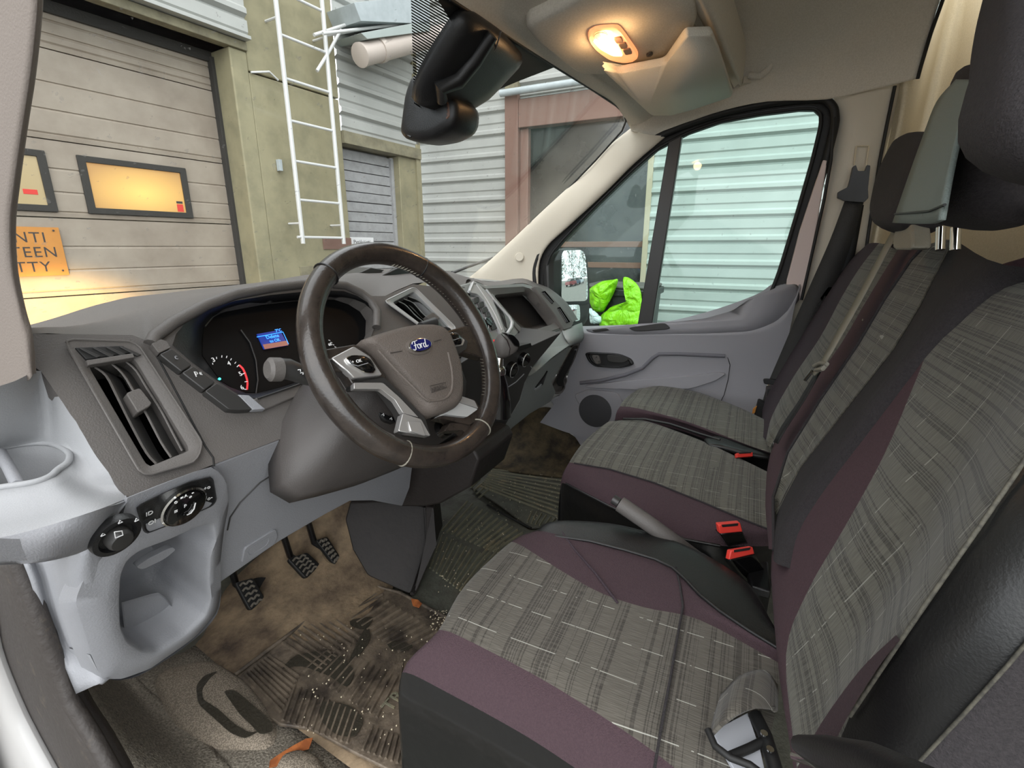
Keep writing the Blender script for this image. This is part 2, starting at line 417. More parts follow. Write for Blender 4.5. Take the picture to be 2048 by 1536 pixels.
fbox('lintel', 3.32, 4.42, 1.96, 2.07, -.3, .03, 'olive_old', wf)
fbox('post', 4.10, 4.40, -.72, 1.96, -.3, -.02, 'olive_paint', wf, bev=.006)
fbox('post', 4.36, 4.43, -.72, 4.6, -.3, .01, 'olive_paint', wf, bev=.004)
fbox('backing', 3.3, 4.2, -.72, 1.98, -.34, -.20, 'plank_white', wf, bev=0)
pd = T('plank_door', 'whitewashed plank door beyond the olive pillar and ladder', 'door', fb(3.7, -.72, -.1))
z = -.70; k = 0
while z < 1.93:
    h = .098; o = random.uniform(-.004, .004)
    fbox('plank', 3.325, 4.09, z, z+h-.008, -.16+o, -.13+o, 'plank_white', pd, bev=.002); z += h
fbox('jamb_strip', 4.06, 4.10, -.7, 1.94, -.14, -.10, 'plank_white', pd)
ps = T('parking_sign', 'small white lettered plate screwed to the plank door', 'sign', fb(3.56, 1.02, -.12))
fbox('plate', 3.415, 3.74, .99, 1.10, -.128, -.118, 'print_white', ps)
text('lettering', 'Pysäköinti', fb(3.575, 1.052, -.117), FD, (0, 0, 1), .058, 'print_dark', ps)
# --- sectional garage door
fbox('door_backing', -4.3, 2.29, -.72, 2.46, -.345, -.315, 'olive_old', wf, bev=0)
gd = T('garage_door', 'dirty beige sectional garage door with two framed windows', 'door', fb(0, -.72, -.3))
def gsec(z0, z1):
    prof = [(z0+.004, 0), (z0+.004, .030), (z0+.030, .034), (z0+.036, .026), (z0+.044, .034)]
    H = z1-z0
    for f in (.34, .64): prof += [(z0+H*f-.014, .034), (z0+H*f, .026), (z0+H*f+.004, .034)]
    prof += [(z1-.004, .034), (z1-.004, 0)]
    vs = []; fs = []
    for z, h in prof:
        for a in (-4.2, 2.28): vs.append(fb(a, z, -.30+h))
    for i in range(len(prof)-1): fs.append([2*i, 2*i+1, 2*i+3, 2*i+2])
    fs += [[2*i for i in range(len(prof))], [2*i+1 for i in range(len(prof))]]
    return M('door_panel', vs, fs, 'door_panel_paint', gd, smooth=False)
GP = Pl(fb(0, 0, -.27), FN)
def gz(x, y, o=0): p = GP(x, y, o); q = p-V((-.5, 4, 0)); return q.dot(FD), p.z
jz = [gz(x, y)[1] for x, y in ((290, 148), (262, 302), (262, 441))]
step = (jz[0]-jz[2])/2
zs = [jz[0]+step, jz[0], jz[1], jz[2]]+[jz[2]-step*i for i in range(1, 5)]
for a, b in zip(zs[1:], zs[:-1]): gsec(a, min(b, 2.46))
def gwin(corners, name='door_window'):
    pts = [GP(x, y, .012) for x, y in corners]
    s = sorted((p-V((-.5, 4, 0))).dot(FD) for p in pts); zz = sorted(p.z for p in pts)
    s0, s1, z0, z1 = s[0], s[3], (zz[0]+zz[1])/2, (zz[2]+zz[3])/2
    fr = holed('window_frame', [fb(s0, z0, -.25), fb(s1, z0, -.25), fb(s1, z1, -.25), fb(s0, z1, -.25)],
          [[fb(s0+.045, z0+.04, -.25), fb(s1-.045, z0+.04, -.25), fb(s1-.045, z1-.04, -.25), fb(s0+.045, z1-.04, -.25)]], .03, FN, 'window_rubber', gd, smooth=False, bev=.004)
    return s0, s1, z0, z1
pm('lit_pane', (214, 168, 96), .25, emit=((236, 178, 92), .55))
pm('pale_pane', (150, 134, 100), .2, emit=((190, 168, 124), .18))
m, n, l, b = nt('glow_pane'); t = n.new('ShaderNodeTexCoord'); b.inputs['Base Color'].default_value = (.30, .19, .07, 1); b.inputs['Roughness'].default_value = .3
mp = n.new('ShaderNodeMapping'); mp.inputs['Location'].default_value = (-.85, 0, -.62); mp.inputs['Scale'].default_value = (1.6, 0, 1.5); l.new(t.outputs['Generated'], mp.inputs[0])
gq = n.new('ShaderNodeTexGradient'); gq.gradient_type = 'SPHERICAL'; l.new(mp.outputs[0], gq.inputs[0])
l.new(mixc(n, l, gq.outputs['Fac'], s2l((150, 104, 50)), s2l((255, 205, 105))), b.inputs['Emission Color']); b.inputs['Emission Strength'].default_value = .5
MATS['glow_pane'] = m
a_ = gwin([(152, 310), (370, 336), (387, 437), (182, 427)])
fbox('lit_window_pane', a_[0]+.04, a_[1]-.04, a_[2]+.035, a_[3]-.035, -.275, -.263, 'glow_pane', gd)
fbox('sticker', a_[1]-.105, a_[1]-.06, a_[2]+.045, a_[2]+.10, -.263, -.261, 'red', gd)
fbox('sticker', a_[1]-.105, a_[1]-.06, a_[2]+.105, a_[2]+.122, -.263, -.261, 'print_dark', gd)
w2 = a_[1]-a_[0]; e2 = gz(106, 300)[0]
s1 = gz(118, 428, .012)[0]; s0 = s1-w2
holed('window_frame', [fb(s0, a_[2], -.25), fb(s1, a_[2], -.25), fb(s1, a_[3], -.25), fb(s0, a_[3], -.25)],
      [[fb(s0+.045, a_[2]+.04, -.25), fb(s1-.045, a_[2]+.04, -.25), fb(s1-.045, a_[3]-.04, -.25), fb(s0+.045, a_[3]-.04, -.25)]], .03, FN, 'window_rubber', gd, smooth=False, bev=.004)
fbox('pale_window_pane', s0+.04, s1-.04, a_[2]+.035, a_[3]-.035, -.275, -.263, 'pale_pane', gd)
fbox('sticker', s1-.15, s1-.08, a_[2]+.10, a_[2]+.13, -.263, -.261, 'red', gd)
# --- warning board
sn = T('warning_board', 'orange warning board with black capitals on the garage door', 'sign', fb(.6, .82, -.25))
q1 = gz(118, 455, .03); q2 = gz(136, 550, .03)
S1 = q1[0]; S0 = S1-.72; Z1, Z0 = q1[1], q2[1]
fbox('board', S0, S1, Z0, Z1, -.258, -.250, 'sign_orange', sn, bev=.001)
hh = Z1-Z0; mid = fb(0, 0, -.249)
def bt(s, sr, zc): o = text('lettering', s, fb(sr, zc, -.2495), FD, (0, 0, 1), hh*.30, 'print_dark', sn, sp=1.12, align='RIGHT'); return o
bt('PYSÄKÖINTI', S1-.075, Z1-hh*.22); bt('OVEN ETEEN', S1-.035, Z1-hh*.52); bt('KIELLETTY', S1-.085, Z1-hh*.82)
for a, c in ((S1-.03, Z1-.02), (S1-.03, Z0+.03)): rev('screw', fb(a, c, -.25), FN, [(.006, 0), (.006, .003), (.003, .004)], 'print_dark', sn, seg=10)
# --- wall ladder with its stand-off at the top
ld = T('wall_ladder', 'white tubular steel ladder fixed to the olive pillar', 'ladder', fb(2.86, .95, .16))
sl0, sl1 = 2.64, 3.09
LO = .15
tube('stringer', [fb(sl0+.01, 1.03, LO), fb(sl0, 4.5, LO)], .019, 'ladder_paint', ld, seg=8)
tube('stringer', [fb(sl1+.01, 1.03, LO), fb(sl1, 4.5, LO)], .019, 'ladder_paint', ld, seg=8)
for i in range(12):
    z = 1.085+.308*i
    tube('rung', [fb(sl0-(.04 if i == 0 else 0), z, LO), fb(sl1, z, LO)], .0115, 'ladder_paint', ld, seg=8)
for i in (0, 5, 10):
    for s in (sl0, sl1): tube('wall_bracket', [fb(s, 1.2+.308*i, LO), fb(s, 1.2+.308*i, 0)], .010, 'ladder_paint', ld, seg=6)
AR = Pl(fb(0, 0, .15), FN)
cr_ = T('access_rail', 'white bent tube rail reaching right from the ladder top', 'rail', fb(3.5, 2.7, .15))
a, b, c, d = AR(628, 70), AR(700, 47), AR(822, 47), AR(822, 60)
tube('rail_tube', [a, b, c, c+(c-b)*.4], .014, 'ladder_paint', cr_)
tube('rail_tube', [AR(630, 72)+FN*.1, AR(820, 50)+FN*.12, AR(860, 47)+FN*.12], .013, 'ladder_paint', cr_)
tube('rail_tube', [AR(660, 68)+FN*-.05, AR(770, 52)+FN*.02, AR(860, 40)], .013, 'ladder_paint', cr_)
tube('strut', [AR(634, 142), AR(660, 100), AR(682, 60)], .014, 'ladder_paint', cr_)
# --- roof sheets and gutter over the far corner
rf = T('roof_sheet', 'pale metal roof sheet hanging over the far corner above the rail', 'roof', fb(3.8, 3.0, .3))
R1 = Pl(fb(0, 0, .35), FN)
prism('sheet', [R1(708, 5), R1(860, -10), R1(860, 48), R1(722, 42)], FN*-.5, 'galvanised', rf)
prism('sheet_edge', [R1(722, 66), R1(860, 40), R1(860, 62), R1(735, 78)], FN*-.4, 'cladding_cool', rf)
gt = T('gutter', 'cream half round gutter end with a joint collar', 'gutter', fb(3.8, 2.8, .2))
R2 = Pl(fb(0, 0, .25), FN)
tube('trough', [R2(722, 110), R2(775, 97), R2(850, 78), R2(900, 66)], .095, 'gutter_paint', gt, seg=18)
rev('end_cap', R2(722, 110), (R2(722, 110)-R2(775, 97)), [(.1, -.01), (.1, .015), (.085, .02)], 'gutter_paint', gt, seg=18)
rev('collar', R2(760, 100), (R2(722, 110)-R2(775, 97)), [(.098, -.03), (.106, -.03), (.106, .03), (.098, .03)], 'gutter_paint', gt, seg=18)
# --- right hand wall, running along the van
XW = 4.35
wr = T('wall_right', None, None, (XW, 1, -.72), kind='structure')
clad('cladding', (XW-.02, 3.97, 0), (0, -1, 0), (-1, 0, 0), 1.27, -.72, 4.6, 'cladding', wr)
bx('brown_post', (XW-.10, 2.54, -.72), (XW+.1, 2.70, 2.62), 'brown_paint', wr, bev=.006)
bx('olive_post', (XW-.10, 2.54, 2.62), (XW+.1, 2.70, 4.6), 'olive_old', wr, bev=.006)
bx('lintel', (XW-.09, 1.08, 2.26), (XW+.1, 2.54, 2.54), 'brown_paint', wr, bev=.006)
bx('frame_stile', (XW-.04, 2.44, -.72), (XW+.1, 2.54, 2.26), 'brown_paint', wr, bev=.006)
clad('cladding', (XW-.02, 2.54, 0), (0, -1, 0), (-1, 0, 0), 1.46, 2.55, 4.6, 'cladding', wr)
tube('conduit_pipe', [(XW-.16, 2.72, 2.60), (XW-.16, 1.0, 2.60)], .035, 'galvanised', wr)
bx('dark_glazing', (XW+.03, 1.08, -.72), (XW+.08, 2.46, 2.28), 'dark_glass', wr, bev=0)
for z in (.35, .78, 1.0): bx('reflection_bar', (XW-.0, 1.08, z), (XW+.04, 2.44, z+.06), 'brown_paint', wr, bev=.004)  # brown bars stand in for reddish reflections in the dark glass
bx('corner_strip', (XW-.07, 1.055, -.72), (XW+.05, 1.11, 4.6), 'beige_strip', wr, bev=.004)
clad('cladding', (XW-.02, 1.055, 0), (0, -1, 0), (-1, 0, 0), 4.6, -.72, 4.6, 'cladding_cool', wr)
for yy, zz in [(y, 1.045+.234*k+.17) for y in (.62, -.1) for k in range(-2, 5)]:
    rev('cladding_screw', (XW-.043, yy, zz), (-1, 0, 0), [(.008, 0), (.008, .004), (.004, .006)], 'print_dark', wr, seg=8)
pm('stencil', (120, 130, 128), .7)
text('stencil_lettering', 'mox', (XW-.045, 1.03, .585), (0, -1, 0), (0, 0, 1), .07, 'stencil', wr)
# --- refuse trolley with a green bag, seen through the quarter window
BX = 3.3
bn = T('refuse_bin', 'black refuse bin standing before the dark glazing, under the green bag', 'bin', (BX, 1.1, -.72))
prism('bin_body', [V((BX-.25, .76, .62)), V((BX-.25, 1.34, .62)), V((BX-.2, 1.28, -.64)), V((BX-.2, .82, -.64))], (.5, 0, 0), 'plastic_black', bn, bev=.02)
bx('bin_rim', (BX-.28, .74, .60), (BX+.28, 1.36, .66), 'plastic_black', bn, bev=.01)
bx('bin_lid', (BX-.27, .76, .66), (BX+.27, 1.34, .69), 'plastic_charcoal', bn, bev=.012)
for yy in (.85, 1.25): rev('wheel', (BX-.05, yy, -.62), (1, 0, 0), [(.02, 0), (.09, 0), (.1, .015), (.09, .05), (.02, .05)], 'rubber_black', bn, seg=18)
m, n, l, b = nt('bag_green'); b.inputs['Base Color'].default_value = s2l((140, 214, 20))+(1,); b.inputs['Roughness'].default_value = .28
b.inputs['Subsurface Weight'].default_value = .0
t = n.new('ShaderNodeTexCoord'); q = n.new('ShaderNodeTexNoise'); q.inputs['Scale'].default_value = 9; q.inputs['Detail'].default_value = 4; q.inputs['Distortion'].default_value = 1.2
l.new(t.outputs['Object'], q.inputs[0]); u = n.new('ShaderNodeBump'); u.inputs['Strength'].default_value = .9; u.inputs['Distance'].default_value = .05
l.new(q.outputs['Fac'], u.inputs['Height']); l.new(u.outputs[0], b.inputs['Normal']); MATS['bag_green'] = m
BG = Pl((BX-.3, 0, 0), (-1, 0, 0))
bgt = T('plastic_bag', 'crumpled bright green plastic bag lying over the black refuse bin', 'bag', (BX-.2, 1.05, .66))
def bagpiece(name, px, off, t, mat, seedv):
    r = random.Random(seedv); L = [BG(x, y, off) for x, y in px]; L = res(rnd(L, .3, 3), 28); c = ctr(L)
    Ls = []
    for s, h in ((.25, .9), (.55, .75), (.8, .5), (1, .0), (.9, -.5)):
        Ls.append([c+(p-c)*(s*(1+r.uniform(-.04, .04)))+V((-t*h+r.uniform(-.02, .02)*(s > .3), 0, r.uniform(-.012, .012))) for p in L])
    return loft(name, Ls, mat, bgt, cap0=True, cap1=True, sub=1, ang=180)
bagpiece('bag_side', [(1176, 575), (1200, 562), (1228, 556), (1240, 552), (1232, 580), (1215, 612), (1204, 632), (1185, 622), (1176, 600)], .02, .10, 'bag_green', 1)
bagpiece('bag_mouth', [(1238, 548), (1262, 552), (1284, 575), (1288, 640), (1240, 644), (1205, 640), (1212, 618), (1240, 608), (1268, 600), (1276, 580), (1256, 562)], .05, .07, 'bag_green', 2)
bagpiece('bag_base', [(1196, 628), (1236, 606), (1290, 606), (1300, 650), (1262, 668), (1196, 664)], .04, .10, 'bag_green', 3)
pm('bag_white', (206, 222, 226), .4)
bagpiece('bag_lining', [(1176, 612), (1190, 622), (1206, 640), (1198, 650), (1180, 648)], .10, .04, 'bag_white', 4)
# --- what the door mirror sees behind the van: parked cars and bare trees
pm('car_red', (120, 40, 44), .3, coat=.5); pm('car_blue', (60, 78, 96), .3, coat=.5); pm('car_silver', (176, 182, 188), .3, coat=.5)
def car(x, y, rz, mat, label):
    r = T('parked_car', label, 'car', (x, y, -.72), 'cars parked behind the van')
    def pts(prof, w): return [[V((x, y, -.72))+Matrix.Rotation(rz, 3, 'Z') @ V((s*w, a, h)) for a, h in prof] for s in (-1, -.96, .96, 1)]
    body = [(-2.1, .3), (-2.15, .7), (-1.9, .92), (-.9, 1.0), (1.6, .98), (2.1, .9), (2.15, .35)]
    L = pts(body, .86); loft('body', L, mat, r, cap0=True, bev=.03)
    roof = [(-1.05, .98), (-.35, 1.42), (.9, 1.45), (1.7, 1.0)]
    loft('cabin', pts(roof, .74), 'dark_glass', r, cap0=True, bev=.04)
    rt_ = [(-.4, 1.41), (-.3, 1.46), (.85, 1.49), (.95, 1.44)]
    loft('roof', pts(rt_, .70), mat, r, cap0=True, bev=.02)
    for a in (-1.3, 1.3):
        for s in (-.8, .8):
            c = V((x, y, -.72))+Matrix.Rotation(rz, 3, 'Z') @ V((s, a, .31)); rev('wheel', c, Matrix.Rotation(rz, 3, 'Z') @ V((s, 0, 0)), [(.1, -.1), (.31, -.1), (.31, .09), (.2, .1), (.1, .08)], 'rubber_black', r, seg=16)
    return r
car(15.0, -27.5, 1.1, 'car_red', 'dark red car parked behind, nearest of the row in the door mirror')
car(18.6, -30.5, 1.1, 'car_blue', 'blue grey car parked behind, second in the door mirror row')
car(22.4, -33.5, 1.1, 'car_silver', 'silver car parked behind, farthest of the row in the door mirror')
pm('bark', (70, 60, 50), .9); pm('twigs', (86, 84, 62), .9)
def tree(x, y, h, sd):
    r = random.Random(sd); t = T('bare_tree', None, 'tree', (x, y, -.72), 'bare trees behind the parked cars')
    t['label'] = 'bare bushy tree behind the parked cars, seen in the door mirror'
    tube('trunk', [(x, y, -.72), (x+.1, y, h*.4), (x, y+.1, h*.9)], [.16, .11, .03], 'bark', t, seg=8)
    vs = []; fs = []
    for _ in range(1100):
        a = r.uniform(0, 6.28); rr = r.uniform(0, 1)**.5*h*.38; z = r.uniform(.15, 1)*h; rr *= (1.15-abs(z/h-.5))
        c = V((x+math.cos(a)*rr, y+math.sin(a)*rr, z-.7)); d = V((r.uniform(-1, 1), r.uniform(-1, 1), r.uniform(.2, 1)))*.55; e = V((r.uniform(-1, 1), r.uniform(-1, 1), 0))*.12
        i = len(vs); vs += [c-d, c+e, c+d, c-e]; fs.append([i, i+1, i+2, i+3])
    o = M('twigs', vs, fs, 'twigs', t, smooth=False); o['kind'] = 'stuff'
for i, (x, y, h) in enumerate(((17, -44, 9), (25.5, -46, 10), (34.5, -48, 9.5), (44, -50, 10))): tree(x, y, h, i)

hl_ = bpy.data.lights.new('headlight_beam', 'SPOT'); ho = bpy.data.objects.new('headlight_beam', hl_); COL.objects.link(ho)
hl_.energy = 330; hl_.color = (1, .66, .26); hl_.spot_size = math.radians(50); hl_.spot_blend = .35; hl_.shadow_soft_size = .06
ho.location = (-.45, 2.85, .0); ho.rotation_euler = (fb(.80, .13, -.25)-V((-.45, 2.85, .0))).to_track_quat('-Z', 'Y').to_euler()
# ================================================================== THE VAN'S CAB: body, pillars, roof, glass
DX = .95                                   # inner face of the passenger door
D = Pl((DX, 0, 0), (-1, 0, 0))             # off > 0 = towards the cabin
wa, wb = X(950, 555, .92), X(1250, 250, .92)
WN = V((0, wb.z-wa.z, wa.y-wb.y))
Wp = Pl(wa, -WN if WN.y > 0 else WN)       # windscreen plane, off > 0 = into the cabin
H = Pl((0, wb.y, wb.z-.004), (0, -.2, -1)) # overhead panel plane, off > 0 = downwards
# --- windscreen
ws_out = Wp.many([(50, 690), (20, 300), (80, -60), (500, -420), (900, -6), (1040, 86), (1186, 176), (1237, 212), (1256, 240), (1248, 262), (1130, 388), (1010, 506), (945, 560), (800, 585), (400, 650)], -.012)
win = prism('window_1', ws_out, Wp.n*-.005, 'windscreen_glass', None, bev=0, smooth=False); win['kind'] = 'structure'
# the fine black stripes printed on the glass beside the mirror, and the solid black patch above it
vs = []; fs = []
y0 = -90
while y0 < 205:
    k_ = len(vs)
    xe = 950 if y0 < 20 else 880; dy_ = (xe-822)*.594
    for x, y in ((822+max(0, y0)*.03, y0), (xe, y0+dy_), (xe, y0+dy_+3.2), (822+max(0, y0)*.03, y0+3.2)): vs.append(Wp(x, y, -.004))
    fs.append([k_, k_+1, k_+2, k_+3]); y0 += 6.0
db = M('dot_band', vs, fs, 'rubber_black', win, smooth=False); db['kind'] = 'stuff'
prism('black_border', Wp.many([(840, -60), (900, -8), (960, 30), (1046, 90), (1112, 132), (1092, 140), (1040, 160), (968, 190), (930, 214), (900, 190), (880, 120), (900, 40)], -.003), Wp.n*.0015, 'rubber_black', win, bev=0, smooth=False)
# --- right windscreen pillar trim, with its round plug
inner = [(1262, 258), (1222, 292), (1180, 338), (1130, 384), (1080, 430), (1030, 478), (985, 520), (944, 556)]
mid_ = [(1290, 268), (1248, 318), (1208, 362), (1163, 404), (1118, 446), (1080, 486), (1045, 528), (1028, 566)]
outer = [(1330, 272), (1268, 326), (1222, 372), (1180, 412), (1132, 456), (1094, 492), (1076, 530), (1074, 590)]
tp = grid('trim_1', [[Wp(x, y, -.012) for x, y in inner], [Wp(x, y, .008) for x, y in inner], [X(x, y, .925) for x, y in mid_], [X(x, y, .935) for x, y in outer], [X(x, y, .96) for x, y in outer]], 'trim_beige', None, nu=4, nv=4)[0]
tp['kind'] = 'structure'
rev('speaker_plug', X(1039, 514, .915), (-1, -.35, .1), [(.019, -.01), (.019, .004), (.017, .006)], 'trim_beige', tp)
# screen edge rubber
er = tube('trim_2', [Wp(x, y, .003) for x, y in [(900, -2), (1040, 89), (1110, 133), (1184, 179), (1232, 211), (1247, 225), (1252, 242), (1244, 262), (1190, 322), (1130, 384), (1060, 448), (1005, 507), (946, 556)]], .0035, 'rubber_black'); er['kind'] = 'structure'
# --- driver's side pillar, near the camera
PLN = Pl((-.86, 0, 0), (-1, 0, 0))
L0 = [(110, -300), (98, -140), (88, -30), (84, 40), (72, 150), (55, 260), (40, 370), (32, 450), (36, 540), (52, 620), (66, 672), (73, 748)]
L1 = [(82, -300), (70, -140), (60, -30), (56, 40), (44, 150), (28, 260), (12, 370), (4, 450), (8, 560), (24, 650), (32, 710), (44, 768)]
L2 = [(-50, -300), (-56, -140), (-60, -30), (-60, 40), (-70, 150), (-80, 260), (-90, 370), (-90, 450), (-90, 560), (-80, 650), (-70, 720), (-60, 805)]
pm('trim_taupe', (122, 113, 106), .8, bump=(420, .2))
gl_ = grid('trim_3', [[V((-.80, .48, 1.47))]+[PLN(x, y, -.06) for x, y in L0], [V((-.85, .46, 1.47))]+[PLN(x, y, -.012) for x, y in L0], [V((-.86, .455, 1.47))]+[PLN(x-6, y, 0) for x, y in L0], [V((-.87, .48, 1.48))]+[PLN(x, y, .006) for x, y in L1], [V((-.86, .60, 1.48))]+[PLN(x, y, 0) for x, y in L2]], 'trim_taupe', None, nu=3, nv=4)[0]; gl_['kind'] = 'structure'
# --- outer skin ahead of the cab: wings and bonnet, low enough to stay out of the view over the dash
vb = T('trim_6', None, None, (0, 1.6, -.3), kind='structure')
grid('bonnet', [[V((x, 1.42, .56-.05*abs(x)**2)) for x in (-.96, -.5, 0, .5, .96)], [V((x, 1.8, .42-.06*abs(x)**2)) for x in (-.95, -.5, 0, .5, .95)], [V((x, 2.1, .20-.06*abs(x)**2)) for x in (-.9, -.5, 0, .5, .9)], [V((x, 2.2-.1*abs(x), -.2)) for x in (-.88, -.5, 0, .5, .88)], [V((x, 2.2-.1*abs(x), -.5)) for x in (-.88, -.5, 0, .5, .88)]], 'paint_white', vb, nu=3, nv=3, thick=.02)
for s in (-1, 1):
    prism('wing', [V((.97*s, 1.02, .50)), V((.97*s, 1.42, .53)), V((.96*s, 1.8, .37)), V((.92*s, 2.1, .14)), V((.9*s, 2.1, -.45)), V((.93*s, 1.95, -.45)), V((.96*s, 1.85, -.15)), V((.97*s, 1.6, -.05)), V((.97*s, 1.35, -.15)), V((.97*s, 1.25, -.45)), V((.97*s, 1.02, -.45))], (-.03*s, 0, 0), 'paint_white', vb, bev=.01, smooth=False)
    rev('front_wheel', (.90*s, 1.6, -.42), (s, 0, 0), [(.12, -.18), (.30, -.18), (.31, .02), (.22, .05), (.10, .03)], 'rubber_black', vb, seg=28)
bx('sill_panel', (-.99, -.64, -.45), (-.93, 1.05, .03), 'paint_white', vb, bev=.02)
bx('sill_step', (-.94, -.3, -.02), (-.86, 1.05, .045), 'floor_carpet', vb, bev=.01)
# --- passenger door: frame, seals, glass, trim
seal_out = [(1074, 600), (1068, 540), (1080, 500), (1112, 462), (1180, 394), (1250, 328), (1308, 277), (1374, 248), (1448, 224), (1531, 207), (1614, 197), (1650, 197), (1668, 215), (1671, 245), (1655, 310), (1630, 400), (1606, 490), (1588, 560), (1574, 640), (1400, 700), (1200, 700), (1090, 690)]
glass_in = [(1092, 600), (1090, 545), (1100, 510), (1128, 476), (1190, 412), (1256, 348), (1312, 298), (1375, 265), (1440, 242), (1520, 227), (1600, 217), (1630, 217), (1642, 228), (1642, 250), (1625, 320), (1602, 400), (1578, 480), (1558, 545), (1540, 590), (1440, 650), (1280, 662), (1110, 660)]
dr = T('door_1', None, None, (DX, .2, .1), kind='structure')
holed('door_frame', [D(x, y, -.01) for x, y in seal_out], [[D(x, y, -.012) for x, y in glass_in]], .05, (-1, 0, 0), 'rubber_black', dr, smooth=False)
tube('door_seal', [D(x, y, .008) for x, y in rnd([V((x-0, y-0, 0)) for x, y in seal_out[:19]], .3, 2, False) and [(p.x, p.y) for p in rnd([V((x, y, 0)) for x, y in seal_out[:19]], .3, 3, False)]], .013, 'rubber_black', dr)
tube('glass_seal', [D(x, y, -.004) for x, y in [(p.x, p.y) for p in rnd([V((x, y, 0)) for x, y in glass_in[:19]], .3, 3, False)]], .0065, 'rubber_black', dr)
prism('window_divider', [D(1337, 284, .004), D(1364, 270, .004), D(1303, 655, .004), D(1274, 655, .004)], (.03, 0, 0), 'plastic_vent', dr, bev=.003)
wn2 = prism('window_2', [D(x, y, -.03) for x, y in glass_in], (.004, 0, 0), 'side_glass', None, bev=0, smooth=False); wn2['kind'] = 'structure'
def DP(pts, off=0): return [D(x, y, off) for x, y in pts]
# upper edge of the door trim, left to right, then its lower edges
top_l = [(1150, 652), (1180, 652), (1240, 650), (1290, 648), (1350, 640), (1420, 622), (1480, 602), (1520, 585), (1548, 566), (1572, 562), (1597, 563)]
led_l = [(1150, 662), (1180, 664), (1240, 668), (1290, 668), (1350, 666), (1420, 664), (1480, 660), (1520, 650), (1560, 630), (1582, 605), (1600, 575)]
l2_l = [(1150, 676), (1180, 676), (1240, 676), (1290, 677), (1350, 677), (1420, 678), (1480, 678), (1520, 676), (1555, 664), (1575, 640), (1590, 610)]
m1_l = [(1145, 720), (1180, 728), (1240, 735), (1290, 738), (1350, 740), (1420, 742), (1470, 744), (1510, 744), (1535, 742), (1550, 738), (1562, 734)]
m2_l = [(1120, 790), (1170, 800), (1230, 805), (1290, 808), (1350, 810), (1410, 812), (1450, 814), (1480, 816), (1500, 816), (1512, 814), (1522, 810)]
b_l = [(1080, 845), (1150, 870), (1230, 885), (1290, 890), (1350, 895), (1400, 900), (1440, 905), (1470, 910), (1490, 912), (1500, 912), (1515, 905)]
grid(['trim_panel']*5, [DP(top_l, -.02), DP(led_l, .045), DP(l2_l, .05), DP(m1_l, .035), DP(m2_l, .035), DP(b_l, .045)], ['door_grey']*5, dr, nu=4, nv=3)
puffed = puff('armrest_ledge', rnd(DP([(1170, 657), (1300, 650), (1400, 640), (1500, 612), (1560, 570), (1596, 568), (1600, 600), (1560, 640), (1520, 662), (1350, 670), (1180, 668)], .04), .2, 2), (-1, 0, 0), .02, 'door_grey', dr, ins=.97, sub=0)
# lower wing beside the footwell and speaker
prism('kick_panel', DP([(1100, 800), (1130, 790), (1160, 830), (1240, 860), (1230, 880), (1175, 905), (1160, 890)], .03), (.05, 0, 0), 'door_grey', dr, bev=.004)
prism('speaker_surround', rnd(DP([(1146, 790), (1175, 779), (1234, 785), (1246, 806), (1238, 830), (1215, 858), (1192, 862)], .042), .2, 3), (.02, 0, 0), 'door_grey', dr, bev=.003)
pm('grille', (84, 84, 88), .8, bump=(900, 1.0))
rev('speaker_grille', D(1190, 822, .044), (-1, 0, 0), [(.074, -.01), (.074, .002), (.070, .004), (0.02, .006)], 'grille', dr, seg=32)
pm('waist_shade', (104, 103, 110), .6)  # door grey darkened to paint the shade of a groove
# raised waist line coloured as the shade of a groove, climbing to the right, and the pocket under it
tube('waist_groove_shade', DP([(1160, 766), (1200, 762), (1250, 750), (1285, 736), (1305, 716), (1318, 708), (1360, 708), (1450, 712)], .046), .0075, 'waist_shade', dr, flat=((-1, 0, 0), .8))
prism('pocket_lip', rnd(DP([(1168, 771), (1270, 760), (1380, 752), (1440, 745), (1452, 748), (1430, 762), (1380, 778), (1300, 780), (1180, 776)], .048), .2, 2), (.02, 0, 0), 'door_grey', dr, bev=.003)
tube('panel_groove', DP([(1455, 714), (1460, 730), (1456, 760), (1448, 790), (1440, 806)], .040), .0012, 'plastic_black', dr)
# inside handle
hl = rnd(DP([(1168, 704), (1236, 707), (1262, 718), (1268, 730), (1240, 737), (1190, 734), (1176, 722)], .050), .3, 3)
hd = loft('door_handle', [scl(hl, 1, None, (0.02, 0, 0)), hl, scl(hl, .90, None, (-.004, 0, 0)), scl(hl, .84, None, (.006, 0, 0))], 'plastic_black', dr, bev=.001)
prism('handle_lever', rnd(DP([(1212, 709), (1244, 712), (1258, 720), (1246, 726), (1216, 724)], .053), .3, 3), (.01, 0, 0), 'plastic_vent', hd, bev=.002)
prism('lock_tab', rnd(DP([(1182, 710), (1198, 711), (1202, 728), (1190, 728)], .053), .3, 3), (.01, 0, 0), 'plastic_charcoal', hd, bev=.002)
for q in ((1193, 714), (1198, 723)): rev('handle_screw', D(q[0], q[1], .056), (-1, 0, 0), [(.003, 0), (.003, .002)], 'chrome', hd, seg=10)
prism('window_switch', rnd(DP([(1182, 660), (1212, 656), (1219, 660), (1190, 664)], .055), .25, 2), (.01, 0, -.004), 'plastic_vent', dr, bev=.001)
prism('ledge_recess', rnd(DP([(1255, 655), (1330, 645), (1342, 658), (1270, 663)], .058), .25, 3), (.01, 0, -.003), 'plastic_vent', dr, bev=.002)
tube('airbag_tab', [D(p.x, p.y, .012) for p in rnd([V(q) for q in ((1570, 577, 0), (1588, 577, 0), (1585, 602, 0), (1568, 599, 0))], .25, 3)], .0015, 'plastic_vent', dr, closed=True)
